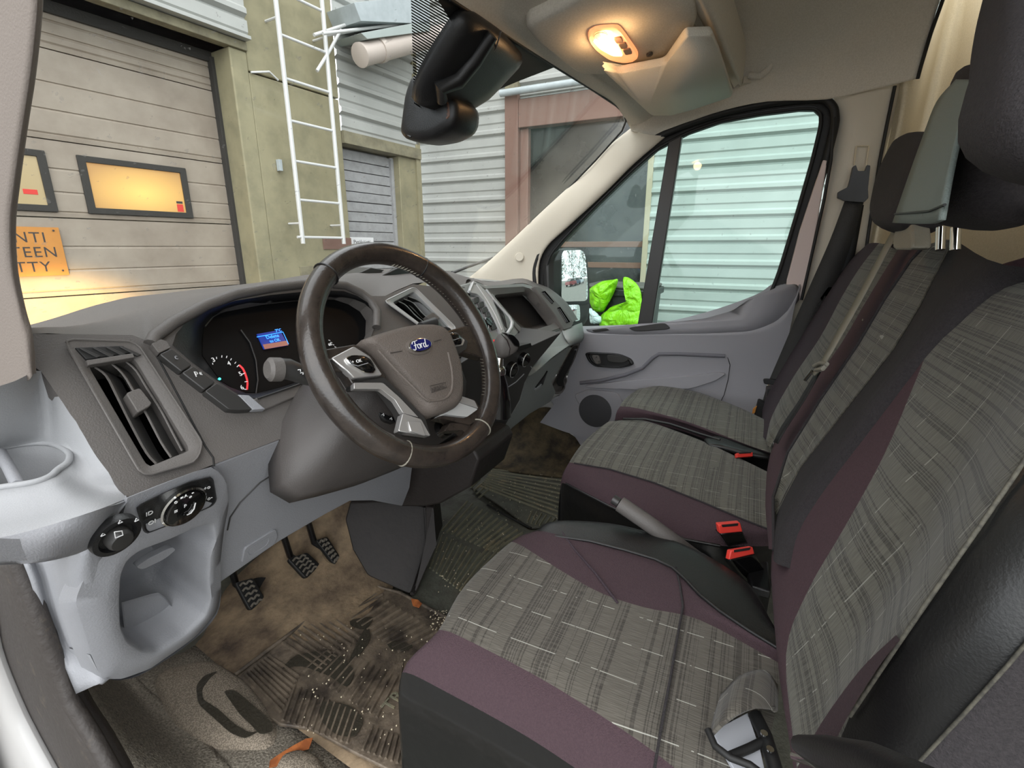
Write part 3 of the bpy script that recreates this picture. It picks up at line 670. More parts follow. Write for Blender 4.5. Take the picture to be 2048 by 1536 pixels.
# body side strip and B pillar behind the seat belt
_bp = 0
bp = T('trim_4', None, None, (.95, -.3, .6), kind='structure')
Bp = Pl((.965, 0, 0), (-1, 0, 0))
def BP(pts, off=0): return [Bp(x, y, off) for x, y in pts]
grid('pillar_trim', [BP([(1655, 160), (1676, 240), (1662, 320), (1640, 420), (1622, 500), (1606, 580)], .0),
     BP([(1700, 152), (1700, 240), (1690, 320), (1670, 420), (1655, 500), (1640, 580)], .03),
     BP([(1748, 142), (1738, 240), (1728, 320), (1715, 420), (1700, 500), (1690, 600)], .03),
     BP([(1800, 130), (1776, 240), (1758, 320), (1744, 420), (1730, 500), (1715, 620)], .005),
     BP([(1815, 130), (1790, 240), (1770, 320), (1756, 420), (1745, 500), (1735, 640)], -.05)], 'trim_beige', bp, nu=4, nv=4)
prism('lower_pillar_trim', BP([(1598, 555), (1740, 555), (1740, 940), (1480, 940), (1550, 740)], -.03), (.02, 0, 0), 'trim_beige', bp, bev=0)
prism('door_edge', BP([(1646, 320), (1655, 320), (1636, 440), (1620, 520), (1604, 600), (1570, 600), (1574, 560), (1600, 460)], .036), (.03, 0, 0), 'paint_pink', bp, bev=.003)
tube('body_seal', [Bp(x, y, .038) for x, y in [(1668, 235), (1662, 320), (1648, 400), (1630, 480), (1612, 560), (1603, 600)]], .005, 'rubber_black', bp)
tube('pillar_seam', BP([(1790, 172), (1774, 250), (1760, 320), (1744, 420), (1732, 500), (1722, 560)], .014), .005, 'rubber_black', bp)
sd = T('wall_side', None, None, (1.0, -.5, .6), kind='structure')
# side wall behind the pillar and the tan bulkhead trim
R0 = [(1842, 90), (1815, 240), (1790, 330), (1775, 420), (1760, 500), (1750, 600), (1740, 700)]
grid('side_lining', [BP([(1800, 100), (1785, 240), (1768, 330), (1752, 420), (1738, 500), (1728, 600), (1720, 700)], -.03), BP(R0, -.03),
     [Y(x, y, -.56) for x, y in [(1925, -80), (1880, 120), (1850, 260), (1835, 380), (1830, 480), (1830, 600), (1830, 700)]],
     [Y(x, y, -.62) for x, y in [(2010, -120), (2000, 120), (2000, 260), (2000, 380), (2000, 480), (2000, 600), (2000, 700)]],
     [Y(x, y, -.62) for x, y in [(2400, -120), (2400, 120), (2400, 260), (2400, 380), (2400, 480), (2400, 600), (2400, 700)]]], 'trim_tan', sd, nu=5, nv=4)
bw = bx('wall_back', (-.95, -.66, -.1), (1.02, -.63, 1.85), 'trim_tan', bev=0); bw['kind'] = 'structure'
# body side below the window, driver's side too (seen from elsewhere)
bs = bx('wall_outer', (.985, -.64, -.35), (1.02, 1.2, .42), 'paint_white', bev=.01); bs['kind'] = 'structure'
# --- roof and headliner
ce = T('ceiling', None, None, (0, 0, 1.4), kind='structure')
YS = [.47, .36, .2, .05, -.12, -.24, -.34]
def sidez(y):  # height of the door opening at y
    tb = [(.47, 1.42), (.36, 1.44), (.2, 1.46), (.05, 1.47), (-.12, 1.475), (-.24, 1.47), (-.34, 1.455)]
    for (a, za), (b, zb) in zip(tb, tb[1:]):
        if y <= a and y >= b: return za+(zb-za)*(a-y)/(a-b)
    return tb[-1][1]
rows = []
low = [(1262, 262), (1310, 272), (1380, 243), (1450, 220), (1535, 203), (1652, 199), (1745, 179), (1800, 166), (1832, 158)]
up1 = [(1300, 225), (1360, 222), (1420, 205), (1490, 185), (1570, 165), (1660, 140), (1750, 115), (1815, 90), (1862, 62)]
yy_ = [.46, .38, .28, .18, .06, -.1, -.22, -.3, -.37]
rows.append([X(x, y, .945-.03*min(1, i/4)) for i, (x, y) in enumerate(low)])
rows.append([V((p.x-.012, p.y, p.z+.03)) for p in rows[0]])
rows.append([V((.86, p.y, p.z+.10)) for p in rows[0]])
rows.append([V((.74, p.y, p.z+.19+.02*i/8)) for i, p in enumerate(rows[0])])
rows.append([V((.5, p.y, 1.76)) for p in rows[0]])
rows.append([V((0, p.y, 1.79)) for p in rows[0]])
rows.append([V((-.5, p.y, 1.76)) for p in rows[0]])
rows.append([V((-.85, p.y, 1.60)) for p in rows[0]])
rows.append([V((-.93, p.y, 1.50)) for p in rows[0]])
grid('headliner', rows, 'headliner', ce, nu=5, nv=3, thick=.012, solo=1)
bx('roof_rear', (-.95, -.66, 1.82), (1.0, .55, 1.85), 'paint_white', ce, bev=0)
# black edge where the headliner ends over the bulkhead
tube('headliner_edge', [rows[k][-1]+V((0, -.004, 0)) for k in range(0, 5)], .005, 'rubber_black', ce)
# --- overhead shelf: front strip, console, lip
oh = T('overhead_shelf', 'beige overhead storage shelf above the windscreen with a raised lip', 'shelf', (0, .4, 1.4))
def HP(pts, off=0): return [H(x, y, off) for x, y in pts]
f0 = [(780, -85), (900, -2), (1040, 90), (1110, 134), (1184, 180), (1232, 212), (1264, 262)]
f1 = [(800, -110), (920, -30), (1060, 60), (1125, 110), (1200, 165), (1250, 205), (1300, 268)]
f2 = [(900, -150), (1020, -40), (1100, 45), (1165, 105), (1230, 150), (1300, 200), (1345, 250)]
f3 = [(1150, -200), (1230, -110), (1320, -40), (1370, 20), (1410, 80), (1445, 140), (1470, 190)]
grid('shelf_panel', [[Wp(x, y, .004) for x, y in f0], HP(f1, .006), HP(f2, .0), HP(f3, 0)], 'headliner', oh, nu=5, nv=4)
bx('shelf_front_wall', (-.95, wb.y-.05, wb.z+.03), (.95, wb.y-.035, 1.86), 'headliner', oh, bev=0)
lipA = [(1340, -70), (1385, 0), (1430, 80), (1476, 168)]
lipB = [(1372, -70), (1418, 0), (1452, 80), (1484, 166)]
grid('shelf_lip', [HP([(1330, -60), (1378, 0), (1424, 84), (1468, 176)], .0), HP(lipA, .012), HP(lipB, .012), [p+V((0, -.004, .10)) for p in HP(lipB, 0)]], 'headliner', oh, nu=4, nv=4)
prism('lip_bracket', HP([(1470, 182), (1486, 166), (1530, 165), (1536, 155), (1528, 172), (1500, 178), (1476, 182)], .0), (0, 0, .02), 'trim_beige', oh, bev=.003)
gh = T('grab_handle', 'folded beige grab handle on the side of the headliner', 'handle', X(1540, 130, .88))
GH = Pl((.87, 0, 0), (-1, 0, 0))
tube('grip', [GH(x, y) for x, y in ((1497, 150), (1520, 152), (1535, 140), (1552, 112), (1566, 84), (1580, 78))], .010, 'headliner', gh, flat=((-1, 0, 0), .7))
# console bulge with the lamp
cb = [(1046, 24), (1072, 60), (1100, 84), (1130, 108), (1160, 131), (1215, 132), (1260, 127), (1310, 118), (1340, 105), (1360, 82), (1380, 56), (1396, 20), (1392, -30), (1200, -60), (1100, 0)]
CBL = res(rnd(HP(cb), .25, 3), 60)
loft('overhead_console', [scl(CBL, 1.0, None, (0, 0, .015)), scl(CBL, 1.0, None, (0, 0, -.012)), scl(CBL, .985, None, (0, 0, -.020)), scl(CBL, .93, None, (0, 0, -.024))], 'headliner', oh, ang=60)
Hl = Pl(H.o, H.n)
# --- sun visor, folded up
sv = T('sun_visor', 'beige vinyl sun visor folded up before the passenger seat', 'visor', H(1330, 160))
VB = rnd(HP([(1200, 130), (1236, 140), (1330, 122), (1372, 62), (1424, 60), (1440, 100), (1468, 186), (1380, 216), (1340, 226), (1302, 226)], .045), .12, 3)
puff('visor_pad', VB, (0, .2, 1), .02, 'visor_vinyl', sv, ins=.985, sub=0)
rev('visor_clip', H(1299, 107, .025), (0, -.2, -1), [(.008, 0), (.008, .004), (.005, .006)], 'plastic_vent', sv, seg=12)
# --- dome lamp, lit
dl = T('dome_lamp', 'lit amber interior lamp in the overhead console', 'lamp', H(1228, 86, .02))
LL = res(rnd(HP([(1176, 62), (1192, 52), (1236, 49), (1246, 60), (1278, 106), (1272, 118), (1250, 122), (1220, 116), (1192, 96), (1178, 78)], .025), .3, 3), 40)
pm('lamp_lens', (225, 190, 160), .15, emit=((255, 150, 90), .5))
pm('lamp_hot', (255, 230, 190), .2, emit=((255, 205, 130), 4))
pm('lamp_keys', (120, 96, 84), .35)
loft('lamp_housing', [scl(LL, 1, None, (0, 0, .01)), scl(LL, 1, None, (0, 0, -.004)), scl(LL, .95, None, (0, 0, -.007))], 'lamp_lens', dl)
hot = prism('lamp_bulb_window', rnd(HP([(1184, 80), (1212, 82), (1232, 84), (1247, 112), (1226, 112), (1200, 98)], .0335), .25, 3), (0, 0, -.001), 'lamp_hot', dl, bev=.0003)
tube('lens_ring', [H(1202+13*math.cos(a), 73+8*math.sin(a), 0.034) for a in [i*math.pi/10 for i in range(20)]], .0008, 'trim_tan', dl, closed=True)
for i, (x, y) in enumerate(((1236, 82), (1245, 93), (1254, 105))):
    prism('lamp_key', rnd(HP([(x-9, y-4), (x+6, y-7), (x+11, y+3), (x-3, y+6)], .035), .2, 2), (0, 0, .004), 'lamp_keys', dl, bev=.0008)
pl = bpy.data.lights.new('dome_light', 'POINT'); po = bpy.data.objects.new('dome_light', pl); COL.objects.link(po)
pl.energy = .35; pl.color = (1, .58, .26); pl.shadow_soft_size = .02; po.location = H(1215, 100, .055)
# --- rear view mirror and its big dark cover
rm = T('rear_view_mirror', 'black rear view mirror hanging from a large sensor cover', 'mirror', Wp(980, 120))
Mx = Pl((-.10, 0, 0), (-1, 0, 0))
cov = [(915, 14), (892, 46), (866, 86), (842, 128), (826, 168), (822, 200), (880, 215), (925, 212), (968, 186), (1000, 152), (1042, 106), (1001, 58), (944, 18)]
CL = res(rnd(Wp.many(cov, .0), .2, 2), 48)
CV = V((-.35, -.75, -.2)).normalized()
loft('sensor_cover', [CL, [p+Wp.n*.012 for p in CL], [p+Wp.n*.026 for p in scl(CL, .93)], [p+Wp.n*.036 for p in scl(CL, .75)], [p+Wp.n*.040 for p in scl(CL, .5)]], 'plastic_black', rm, cap0=True, ang=180)
tube('cover_ridge', [Wp(x, y, .040) for x, y in ((985, 70), (950, 120), (915, 160), (880, 175), (884, 200))], [.012, .016, .018, .016, .012], 'plastic_black', rm)
tube('cover_seam', [Wp(x, y, .036) for x, y in ((1002, 62), (992, 96), (960, 140), (930, 170))], .0015, 'plastic_charcoal', rm)
mh = [(818, 192), (812, 240), (808, 268), (814, 280), (840, 287), (880, 281), (914, 262), (924, 242), (925, 205), (905, 188), (870, 190), (850, 150), (832, 152)]
MH = res(rnd(Mx.many(mh), .3, 3), 48)
loft('mirror_head', [scl(MH, .75, None, (-.03, 0, 0)), scl(MH, .97, None, (-.02, 0, 0)), MH, scl(MH, .98, None, (.06, -.01, 0)), scl(MH, .8, None, (.09, -.01, 0))], 'plastic_black', rm, cap0=True, sub=1, ang=180)
prism('mirror_glass', rnd(Mx.many([(822, 186), (832, 150), (846, 152), (838, 200), (826, 250), (822, 276), (812, 270), (814, 230)], .024), .2, 2), (.004, 0, 0), 'gloss_black', rm, bev=.001)
pm('mirror_brown', (96, 64, 48), .35)
prism('mirror_stem_cap', rnd(Mx.many([(842, 190), (884, 188), (898, 205), (900, 232), (890, 244), (868, 236), (850, 212)], .026), .2, 3), (.01, 0, 0), 'mirror_brown', rm, bev=.003)
# --- door mirror outside
om = T('door_mirror', 'black twin glass door mirror outside the passenger window', 'mirror', (1.2, .75, .6))
OMp = Pl((1.22, .72, .8), (-.36, -.93, .045))
fr_ = [(1092, 520), (1100, 503), (1115, 497), (1150, 496), (1166, 500), (1174, 515), (1178, 560), (1179, 610), (1176, 640), (1160, 655), (1130, 650), (1105, 640), (1095, 600)]
FL = res(rnd(OMp.many(fr_), .25, 3), 44)
loft('mirror_shell', [scl(FL, .7, None, OMp.n*-.10), scl(FL, .95, None, OMp.n*-.07), FL, scl(FL, .96, None, OMp.n*.006)], 'plastic_vent', om, cap0=True)
def convex(name, pts, R_c):
    L = res(rnd(OMp.many(pts, .010), .15, 3), 40); c = ctr(L); rm_ = max((p-c).length for p in L)
    Ls = [[c+(p-c)*s+OMp.n*((rm_**2-((p-c).length*s)**2)/(2*R_c)) for p in L] for s in (1, .85, .7, .55, .4, .25, .1, .01)]
    return loft(name, [[p-OMp.n*.003 for p in L]]+Ls, 'mirror_glass', om, cap0=True, ang=60)
convex('upper_glass', [(1123, 501), (1163, 500), (1170, 510), (1176, 596), (1172, 602), (1122, 603)], 1.6)
convex('lower_glass', [(1128, 610), (1158, 609), (1160, 640), (1150, 643), (1130, 628)], .3)
prism('glass_divider', OMp.many([(1112, 603), (1178, 603), (1178, 608), (1112, 609)], .014), OMp.n*-.006, 'plastic_black', om, bev=.001)
tube('mirror_arm', [V((1.02, .80, .66)), V((1.10, .80, .66)), OMp(1110, 630, -.05)], [.035, .03, .03], 'plastic_black', om)
# --- wiper outside
wp = T('wiper', 'black windscreen wiper lying against the glass', 'wiper', Wp(930, 540, -.04))
tube('blade', [Wp(985, 516, -.03), Wp(930, 536, -.03), Wp(880, 556, -.03)], .006, 'plastic_vent', wp)
tube('arm', [Wp(905, 545, -.04), Wp(890, 570, -.05)], .008, 'plastic_black', wp)
# ================================================================== DASHBOARD
A = Pl((0, .64, .74), (0, -.82, .57))          # slanting face of the dashboard; off > 0 = towards the seats
def AP(pts, off=0): return A.many(pts, off)
da = T('dashboard', 'two tone charcoal and grey van dashboard spanning the whole cab', 'dashboard', (0, .8, .4))
# vent openings -------------------------------------------------
vL_out = [(130, 684), (141, 679), (262, 683), (278, 692), (404, 885), (398, 910), (388, 924), (296, 950), (280, 944)]
vL_gr = [(150, 695), (246, 691), (265, 705), (173, 719)]
vL_in = [(176, 730), (268, 716), (381, 900), (296, 934)]
vC_out = [(770, 603), (776, 599), (824, 576), (832, 577), (912, 655), (905, 664), (880, 670), (850, 660)]
vC_in = [(785, 605), (828, 583), (900, 655), (862, 663)]
tray_out = [(972, 577), (1046, 573), (1060, 577), (1086, 603), (1122, 648), (1120, 656), (1066, 675), (1050, 672), (1036, 660), (1010, 625)]
cl_out = [(345, 690), (352, 668), (372, 645), (410, 622), (469, 602), (540, 590), (600, 584), (655, 581), (687, 582), (715, 592), (738, 607), (750, 625), (749, 655), (738, 685), (700, 730), (640, 768), (560, 790), (515, 797), (482, 792), (430, 758), (385, 725)]
face = [(62, 668), (130, 668), (265, 670), (300, 684), (310, 670), (346, 643), (410, 608), (469, 586), (540, 573), (600, 566), (655, 565), (690, 568), (722, 583), (745, 592), (770, 592), (826, 568), (880, 575), (905, 590), (936, 640), (960, 700), (900, 720), (830, 800), (700, 860), (560, 878), (424, 930), (255, 996), (217, 945), (187, 904), (152, 843), (117, 793), (82, 743), (69, 734)]
holed('upper_panel', AP(face), [AP(cl_out), AP(vL_out, 0), AP(vC_out)], .05, A.n, 'plastic_charcoal', da, smooth=False)
# top surface, rising from the face edge and running to the windscreen
e0 = [(40, 690), (62, 668), (130, 668), (200, 672), (265, 671), (300, 684), (312, 668), (346, 642), (410, 607), (469, 585), (540, 572), (600, 565), (655, 564), (690, 567), (722, 582), (745, 592), (770, 592), (826, 567), (880, 566), (930, 575)]
def bump(x):   # how far the top swells behind each point of the edge
    return 0
sil = [(40, 680), (62, 662), (130, 658), (200, 640), (265, 619), (290, 610), (320, 602), (360, 592), (420, 585), (480, 577), (545, 569), (605, 562), (655, 554), (700, 546), (730, 543), (760, 540), (790, 538), (840, 540), (890, 545), (935, 556)]
top = [AP([p])[0] for p in e0]
r1 = [Y(x, y, .93) for x, y in sil]; r2 = [p+V((0, .22, -.02)) for p in r1]; r3 = [p+V((.0, .20, -.10)) for p in r2]
rh = [a.lerp(b, .5)+V((0, 0, .006)) for a, b in zip(top, r1)]
grid('top_skin', [top, rh, r1, r2, r3], 'plastic_charcoal', da, nu=4, nv=2)
tube('hood_lip', AP([(302, 688), (310, 672), (346, 645), (410, 610), (469, 588), (540, 575), (600, 568), (655, 567), (690, 570), (722, 585), (740, 600), (754, 622), (753, 655)], .004), .009, 'plastic_charcoal', da)
tube('hood_ledge', AP([(535, 602), (556, 582), (600, 577), (650, 574)], -.02), .006, 'plastic_vent', da)
# screen slots in the top
prism('demist_slot', [Y(234, 654, .90), Y(250, 650, .92), Y(244, 655, .92)], (0, 0, .002), 'plastic_black', da, bev=0)
prism('windscreen_slot', [Y(62, 668, 1.0), Y(200, 640, 1.0), Y(190, 649, .95), Y(66, 672, .95)], (0, 0, -.01), 'rubber_black', da, bev=0)
# --- end cap at the driver's door
grid('end_cap', [AP([(62, 666), (69, 734), (82, 745), (117, 793), (152, 843), (187, 904), (217, 945), (255, 996)]),
    [p+V((.012, .05, -.004)) for p in AP([(56, 668), (62, 736), (76, 747), (110, 795), (145, 845), (180, 906), (210, 947), (248, 998)])],
    [p+V((.03, .22, -.03)) for p in AP([(56, 668), (62, 736), (76, 747), (110, 795), (145, 845), (180, 906), (210, 947), (248, 998)])]], 'plastic_charcoal', da, nu=2, nv=2)
tube('panel_seam', AP([(310, 706), (340, 760), (385, 845), (412, 895), (426, 915), (428, 932)], .0005), .0012, 'rubber_black', da)
# --- left vent
def vent(name, out, inn, depth, frame, n, tabat, mat='plastic_charcoal', curve=.0):
    O = res(rnd(AP(out, .008), .12, 3), 64); I = res(rnd(AP(inn, .003), .06, 3), 64)
    O0 = res(rnd(AP(out, -.01), .12, 3), 64)
    # align the start of the loops
    def al(L, p): k = min(range(len(L)), key=lambda i: (L[i]-p).length); return L[k:]+L[:k]
    c = A(*out[0], 0); O, I, O0 = al(O, c), al(I, c), al(O0, c)
    f = loft(name, [O0, O, [a.lerp(b, .25)+A.n*.001 for a, b in zip(O, I)], I, [p-A.n*depth for p in I]], frame, da, cap1=False, bev=.0008)
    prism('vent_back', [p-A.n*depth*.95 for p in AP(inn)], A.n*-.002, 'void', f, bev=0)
    tube('highlight_bead', [p+A.n*.0002 for p in O], .0016, frame, f, closed=True, seg=6)  # bead added to catch a highlight along the frame's outer edge
    return f
fL = vent('vent_frame', vL_out, vL_in, .05, 'plastic_charcoal', 3, .5)
grl = prism('demist_grille', AP(vL_gr, .0095), A.n*-.004, 'rubber_black', fL, bev=.001)
for i in range(4):
    x = 158+i*27; y = 696-i*1
    prism('grille_blade', AP([(x, y), (x+6, y-1), (x+44, y+16), (x+36, y+19)], .0110), A.n*-.003, 'plastic_vent', fL, bev=.0005)
prism('vent_bar', AP([(172, 720), (266, 706), (270, 715), (176, 730)], .0112), A.n*-.01, 'plastic_charcoal', fL, bev=.001)
for k, (pa) in enumerate([[(190, 735), (212, 752), (232, 790), (262, 850), (292, 905), (312, 928)], [(222, 727), (245, 748), (268, 785), (296, 835), (322, 885), (342, 915)], [(250, 722), (272, 742), (294, 778), (322, 822), (346, 868), (364, 902)]]):
    P_ = [(x, y) for x, y in pa]
    front = cr(AP(P_, -.003), 16); back = [p-A.n*.024+V((.021, 0, 0)) for p in front]; th = V((.0022, 0, 0))
    sl_ = loft('slat', [front, [p+th for p in front], [p+th for p in back], back, front], 'plastic_vent', fL, closed=False, cap1=False, ang=50)
    tube('slat_edge', [p+A.n*.0004 for p in front], .0014, 'plastic_charcoal', fL, seg=6)
prism('vent_tab', rnd(AP([(252, 786), (280, 775), (304, 806), (300, 812), (276, 826), (268, 812)], .006), .15, 2), A.n*-.02, 'plastic_charcoal', fL, bev=.002)
# --- centre vent in its silver frame
fC = vent('vent_frame', vC_out, vC_in, .04, 'satin', 4, .5)
fC['label'] = 'silver edged vent frame right of the cluster'
for pa in [[(797, 603), (812, 611), (832, 632), (858, 652), (870, 662)], [(807, 598), (826, 606), (846, 628), (866, 645), (882, 660)], [(816, 593), (838, 602), (858, 620), (880, 640), (894, 655)]]:
    front = cr(AP(pa, -.003), 12); back = [p-A.n*.020+V((.016, 0, 0)) for p in front]; th = V((.002, 0, 0))
    loft('slat', [front, [p+th for p in front], [p+th for p in back], back, front], 'plastic_vent', fC, closed=False, cap1=False, ang=50)
    tube('slat_edge', [p+A.n*.0004 for p in front], .0012, 'plastic_green_grey', fC, seg=6)
prism('vent_tab', rnd(AP([(852, 632), (866, 624), (880, 636), (866, 646)], .004), .15, 2), A.n*-.014, 'plastic_charcoal', fC, bev=.001)
# --- instrument cluster
pm('cluster_black', (13, 13, 14), .5, spec=.15); CO = AP(cl_out, .002); cin = [(404, 712), (404, 680), (407, 655), (424, 634), (450, 620), (480, 612), (540, 606), (600, 600), (655, 596), (690, 598), (720, 606), (742, 620), (750, 640), (746, 668), (730, 692), (690, 722), (630, 752), (560, 775), (515, 786), (480, 786), (440, 762)]
CI = AP(cin, -.035)
cl = loft('instrument_cluster', [CO, [p.lerp(q, .5) for p, q in zip(CO, AP(cin, -.012))], AP(cin, -.03), CI], 'plastic_black', da, cap1=True, ang=60)
tube('cluster_rim', [CI[i]+A.n*.003 for i in range(2, 14)], .0022, 'plastic_vent', cl)
prism('cluster_glass_face', [p+A.n*.001 for p in CI], A.n*.0008, 'cluster_black', cl, bev=0)
pm('lcd_blue', (10, 24, 60), .3, emit=((20, 70, 190), .25)); pm('lcd_text', (60, 130, 230), .3, emit=((50, 130, 240), .9))
pm('lcd_warm', (96, 64, 58), .3, emit=((150, 100, 90), .4)); pm('led_cyan', (60, 240, 230), .3, emit=((60, 240, 230), 2)); pm('dial_red', (210, 50, 55), .5, emit=((210, 40, 50), .3)); pm('dial_white', (210, 210, 210), .5, emit=((200, 200, 200), .2))
OC = -.031
lc = prism('trip_display', AP([(514, 668), (560, 660), (576, 690), (528, 698)], OC), A.n*-.002, 'lcd_blue', cl, bev=0)
prism('display_lower_band', AP([(526, 689), (575, 681), (577, 690), (530, 698)], OC+.001), A.n*-.001, 'lcd_warm', cl, bev=0)
tube('display_outline', AP([(514, 674), (566, 664), (577, 688)], OC+.0012), .0007, 'lcd_text', cl, seg=6)
cx_ = A(544, 674, OC+.0015); UA = V((1, 0, 0)); VA = V((0, .57, .82))
text('display_text', 'Delete', A(545, 673, OC+.002), UA, VA, .0095, 'lcd_text', cl); text('display_text', 'to OK', A(550, 681, OC+.002), UA, VA, .008, 'lcd_text', cl)
text('display_text', '7°C', A(557, 661, OC+.002), UA, VA, .008, 'lcd_text', cl)
rev('tell_tale', A(439, 758, OC+.002), A.n, [(.0018, 0), (.0018, .001)], 'led_cyan', cl, seg=10)
# rev counter scale on the left, speed scale on the right
dc = A(436, 770, OC); 
def dialpt(ang, r): a = math.radians(ang); return dc+UA*(r*math.cos(a))+VA*(r*math.sin(a))
# scale points measured along the arc
arc = [(425, 726), (433, 714), (444, 711), (454, 712), (463, 717), (472, 724), (478, 730)]
red = [(478, 730), (486, 738), (492, 752), (495, 765), (494, 779)]
ra_ = cr(AP(red, OC+.001), 14); tube('red_band', ra_, .0016, 'dial_red', cl, seg=6)
for x, y in arc:
    p = A(x, y, OC+.001); q = dc+(p-dc)*.93; tube('scale_tick', [p, q], .0006, 'dial_white', cl, seg=5)
for s, x, y in (('3', 427, 720), ('4', 458, 727), ('5', 481, 748), ('6', 484, 775)): text('scale_number', s, A(x, y, OC+.001), UA, VA, .0105, 'dial_white', cl)
for x, y in ((478, 730), (490, 746), (495, 763), (493, 779)):
    p = A(x, y, OC+.002); tube('scale_tick', [p, dc+(p-dc)*.9], .0007, 'dial_white', cl, seg=5)
tube('dial_ring', [A(x, y, OC) for x, y in ((482, 660), (500, 685), (512, 720), (516, 760), (512, 788))], .0012, 'plastic_vent', cl)
for i in range(7):
    p = A(657+i*4, 680+i*4.5, OC+.001); tube('scale_tick', [p, p+UA*.003-VA*.002], .0006, 'dial_white', cl, seg=5)
text('scale_number', '60', A(660, 689, OC+.001), UA, VA, .008, 'dial_white', cl); text('scale_number', '30', A(672, 700, OC+.001), UA, VA, .008, 'dial_white', cl)
# lower trim under the cluster
prism('cluster_sill', AP([(500, 800), (530, 790), (600, 766), (660, 740), (680, 750), (600, 790), (530, 820), (512, 822)], .004), A.n*-.03, 'plastic_charcoal', da, bev=.002)
tube('sill_edge', AP([(516, 797), (560, 782), (600, 768), (650, 745)], .006), .0016, 'plastic_vent', da)
# --- strip of four switches beside the cluster
sw = [[(303, 687), (322, 678), (334, 682), (342, 695), (318, 706)], [(319, 708), (343, 697), (384, 730), (363, 743)], [(364, 745), (386, 732), (431, 764), (409, 780)], [(410, 782), (433, 766), (480, 793), (505, 819), (478, 820), (457, 818)]]
for i, q in enumerate(sw):
    b_ = prism('switch_blank', rnd(AP(q, .012), .08, 2), A.n*-.02, 'plastic_vent' if i else 'plastic_charcoal', da, bev=.0015)
    if i == 0: b_['label'] = 'faded brownish top switch blank'
prism('switch_end', AP([(476, 789), (498, 790), (531, 818), (506, 819), (482, 795)], .0125), A.n*-.01, 'plastic_grey', da, bev=.001)
text('switch_mark', 'P', A(393, 749, .0128), V((.9, .2, -.3)), VA, .012, 'print_white', da); text('switch_mark', '«', A(401, 746, .0128), V((.9, .2, -.3)), VA, .010, 'print_white', da)
text('switch_mark', 'c', A(352, 714, .0128), V((.9, .2, -.3)), VA, .012, 'plastic_grey', da)
# --- driver's side grey shelf with the cup holder
Sh = Pl((0, 0, .715), (0, .10, 1))               # shelf top
def SP(pts, off=0): return Sh.many(pts, off)
shelf = [(84, 742), (117, 793), (152, 843), (187, 904), (217, 945), (255, 996), (200, 1018), (100, 1050), (0, 1075), (-90, 1080), (-140, 960), (-80, 800), (0, 775)]
So = [A(84, 742, -.0), A(117, 793), A(152, 843), A(187, 904), A(217, 945), A(255, 996)]
# top skin of the shelf as a dished patch from the dash edge outwards
z0_ = So[-1].z
cup = [(20, 905), (55, 893), (95, 892), (122, 900), (138, 914), (134, 930), (112, 943), (102, 956), (70, 968), (20, 975), (-30, 980), (-60, 940)]
ShC = Pl((0, 0, z0_), (-.05, -.12, 1))
inn = [(84, 742), (117, 793), (152, 843), (187, 904), (217, 945), (255, 996)]
out_ = [(200, 1018), (100, 1050), (0, 1075), (-120, 1085), (-200, 1000), (-160, 860), (-60, 790), (20, 765)]
rim = [ShC(x, y) for x, y in [(150, 880), (190, 940), (205, 985), (160, 1008), (80, 1032), (0, 1050), (-90, 1040), (-120, 940), (-60, 870), (10, 850), (60, 845), (110, 850)]]
O_ = [A(84, 742)+V((0, 0, 0)), A(117, 793), A(152, 843), A(187, 904), A(217, 945), A(255, 996)]+[ShC(x, y, .0) for x, y in [(200, 1018), (100, 1050), (0, 1075), (-120, 1080), (-180, 1000)]]+[X(-120, 860, -.93), X(-40, 790, -.91), X(30, 760, -.88)]
OQ = [A(84, 742), A(117, 793), A(152, 843), A(187, 904), A(217, 945), A(255, 996)]+[ShC(x, y) for x, y in [(200, 1018), (100, 1050), (0, 1075), (-120, 1080), (-180, 1000)]]+[X(-120, 860, -.93), X(-40, 790, -.91), X(30, 762, -.88)]
RQ = [ShC(x, y, .002) for x, y in [(95, 892), (115, 897), (128, 904), (138, 915), (134, 930), (116, 943), (100, 957), (70, 968), (20, 976), (-30, 980), (-60, 950), (-50, 915), (0, 902), (55, 893)]]
def cr_closed(L, k=4):
    n_ = len(L); E = [L[-2], L[-1]]+L+[L[0], L[1], L[2]]; out = []
    for i in range(n_):
        p0, p1, p2, p3 = E[i+1], E[i+2], E[i+3], E[i+4]
        for j in range(k):
            f = j/k; out.append(.5*((2*p1)+(p2-p0)*f+(2*p0-5*p1+4*p2-p3)*f*f+(3*p1-p0-3*p2+p3)*f**3))
    return out
OL, CU = cr_closed(OQ), cr_closed(RQ)
mids = [a.lerp(b, f)+V((0, 0, -h)) for f, h, a, b in []]
def ringl(f, h): return [a.lerp(b, f)+V((0, 0, -h)) for a, b in zip(OL, CU)]
L5 = [p-V((0, 0, .09)) for p in scl(CU, .85)]
loft('door_shelf', [OL, ringl(.12, .0), ringl(.35, .006), ringl(.6, .008), ringl(.85, .003), ringl(.95, -.002), CU, scl(CU, .97, None, (0, 0, -.006)), L5], 'plastic_grey_light', da, ang=180)
tube('cup_rim', scl(CU, 1.03, None, (0, 0, .003)), .0035, 'plastic_grey_light', da, closed=True)
tube('cup_rib', [ShC(0, 905, .006), ShC(18, 935, .002), ShC(36, 970, .004)], .006, 'plastic_grey', da)
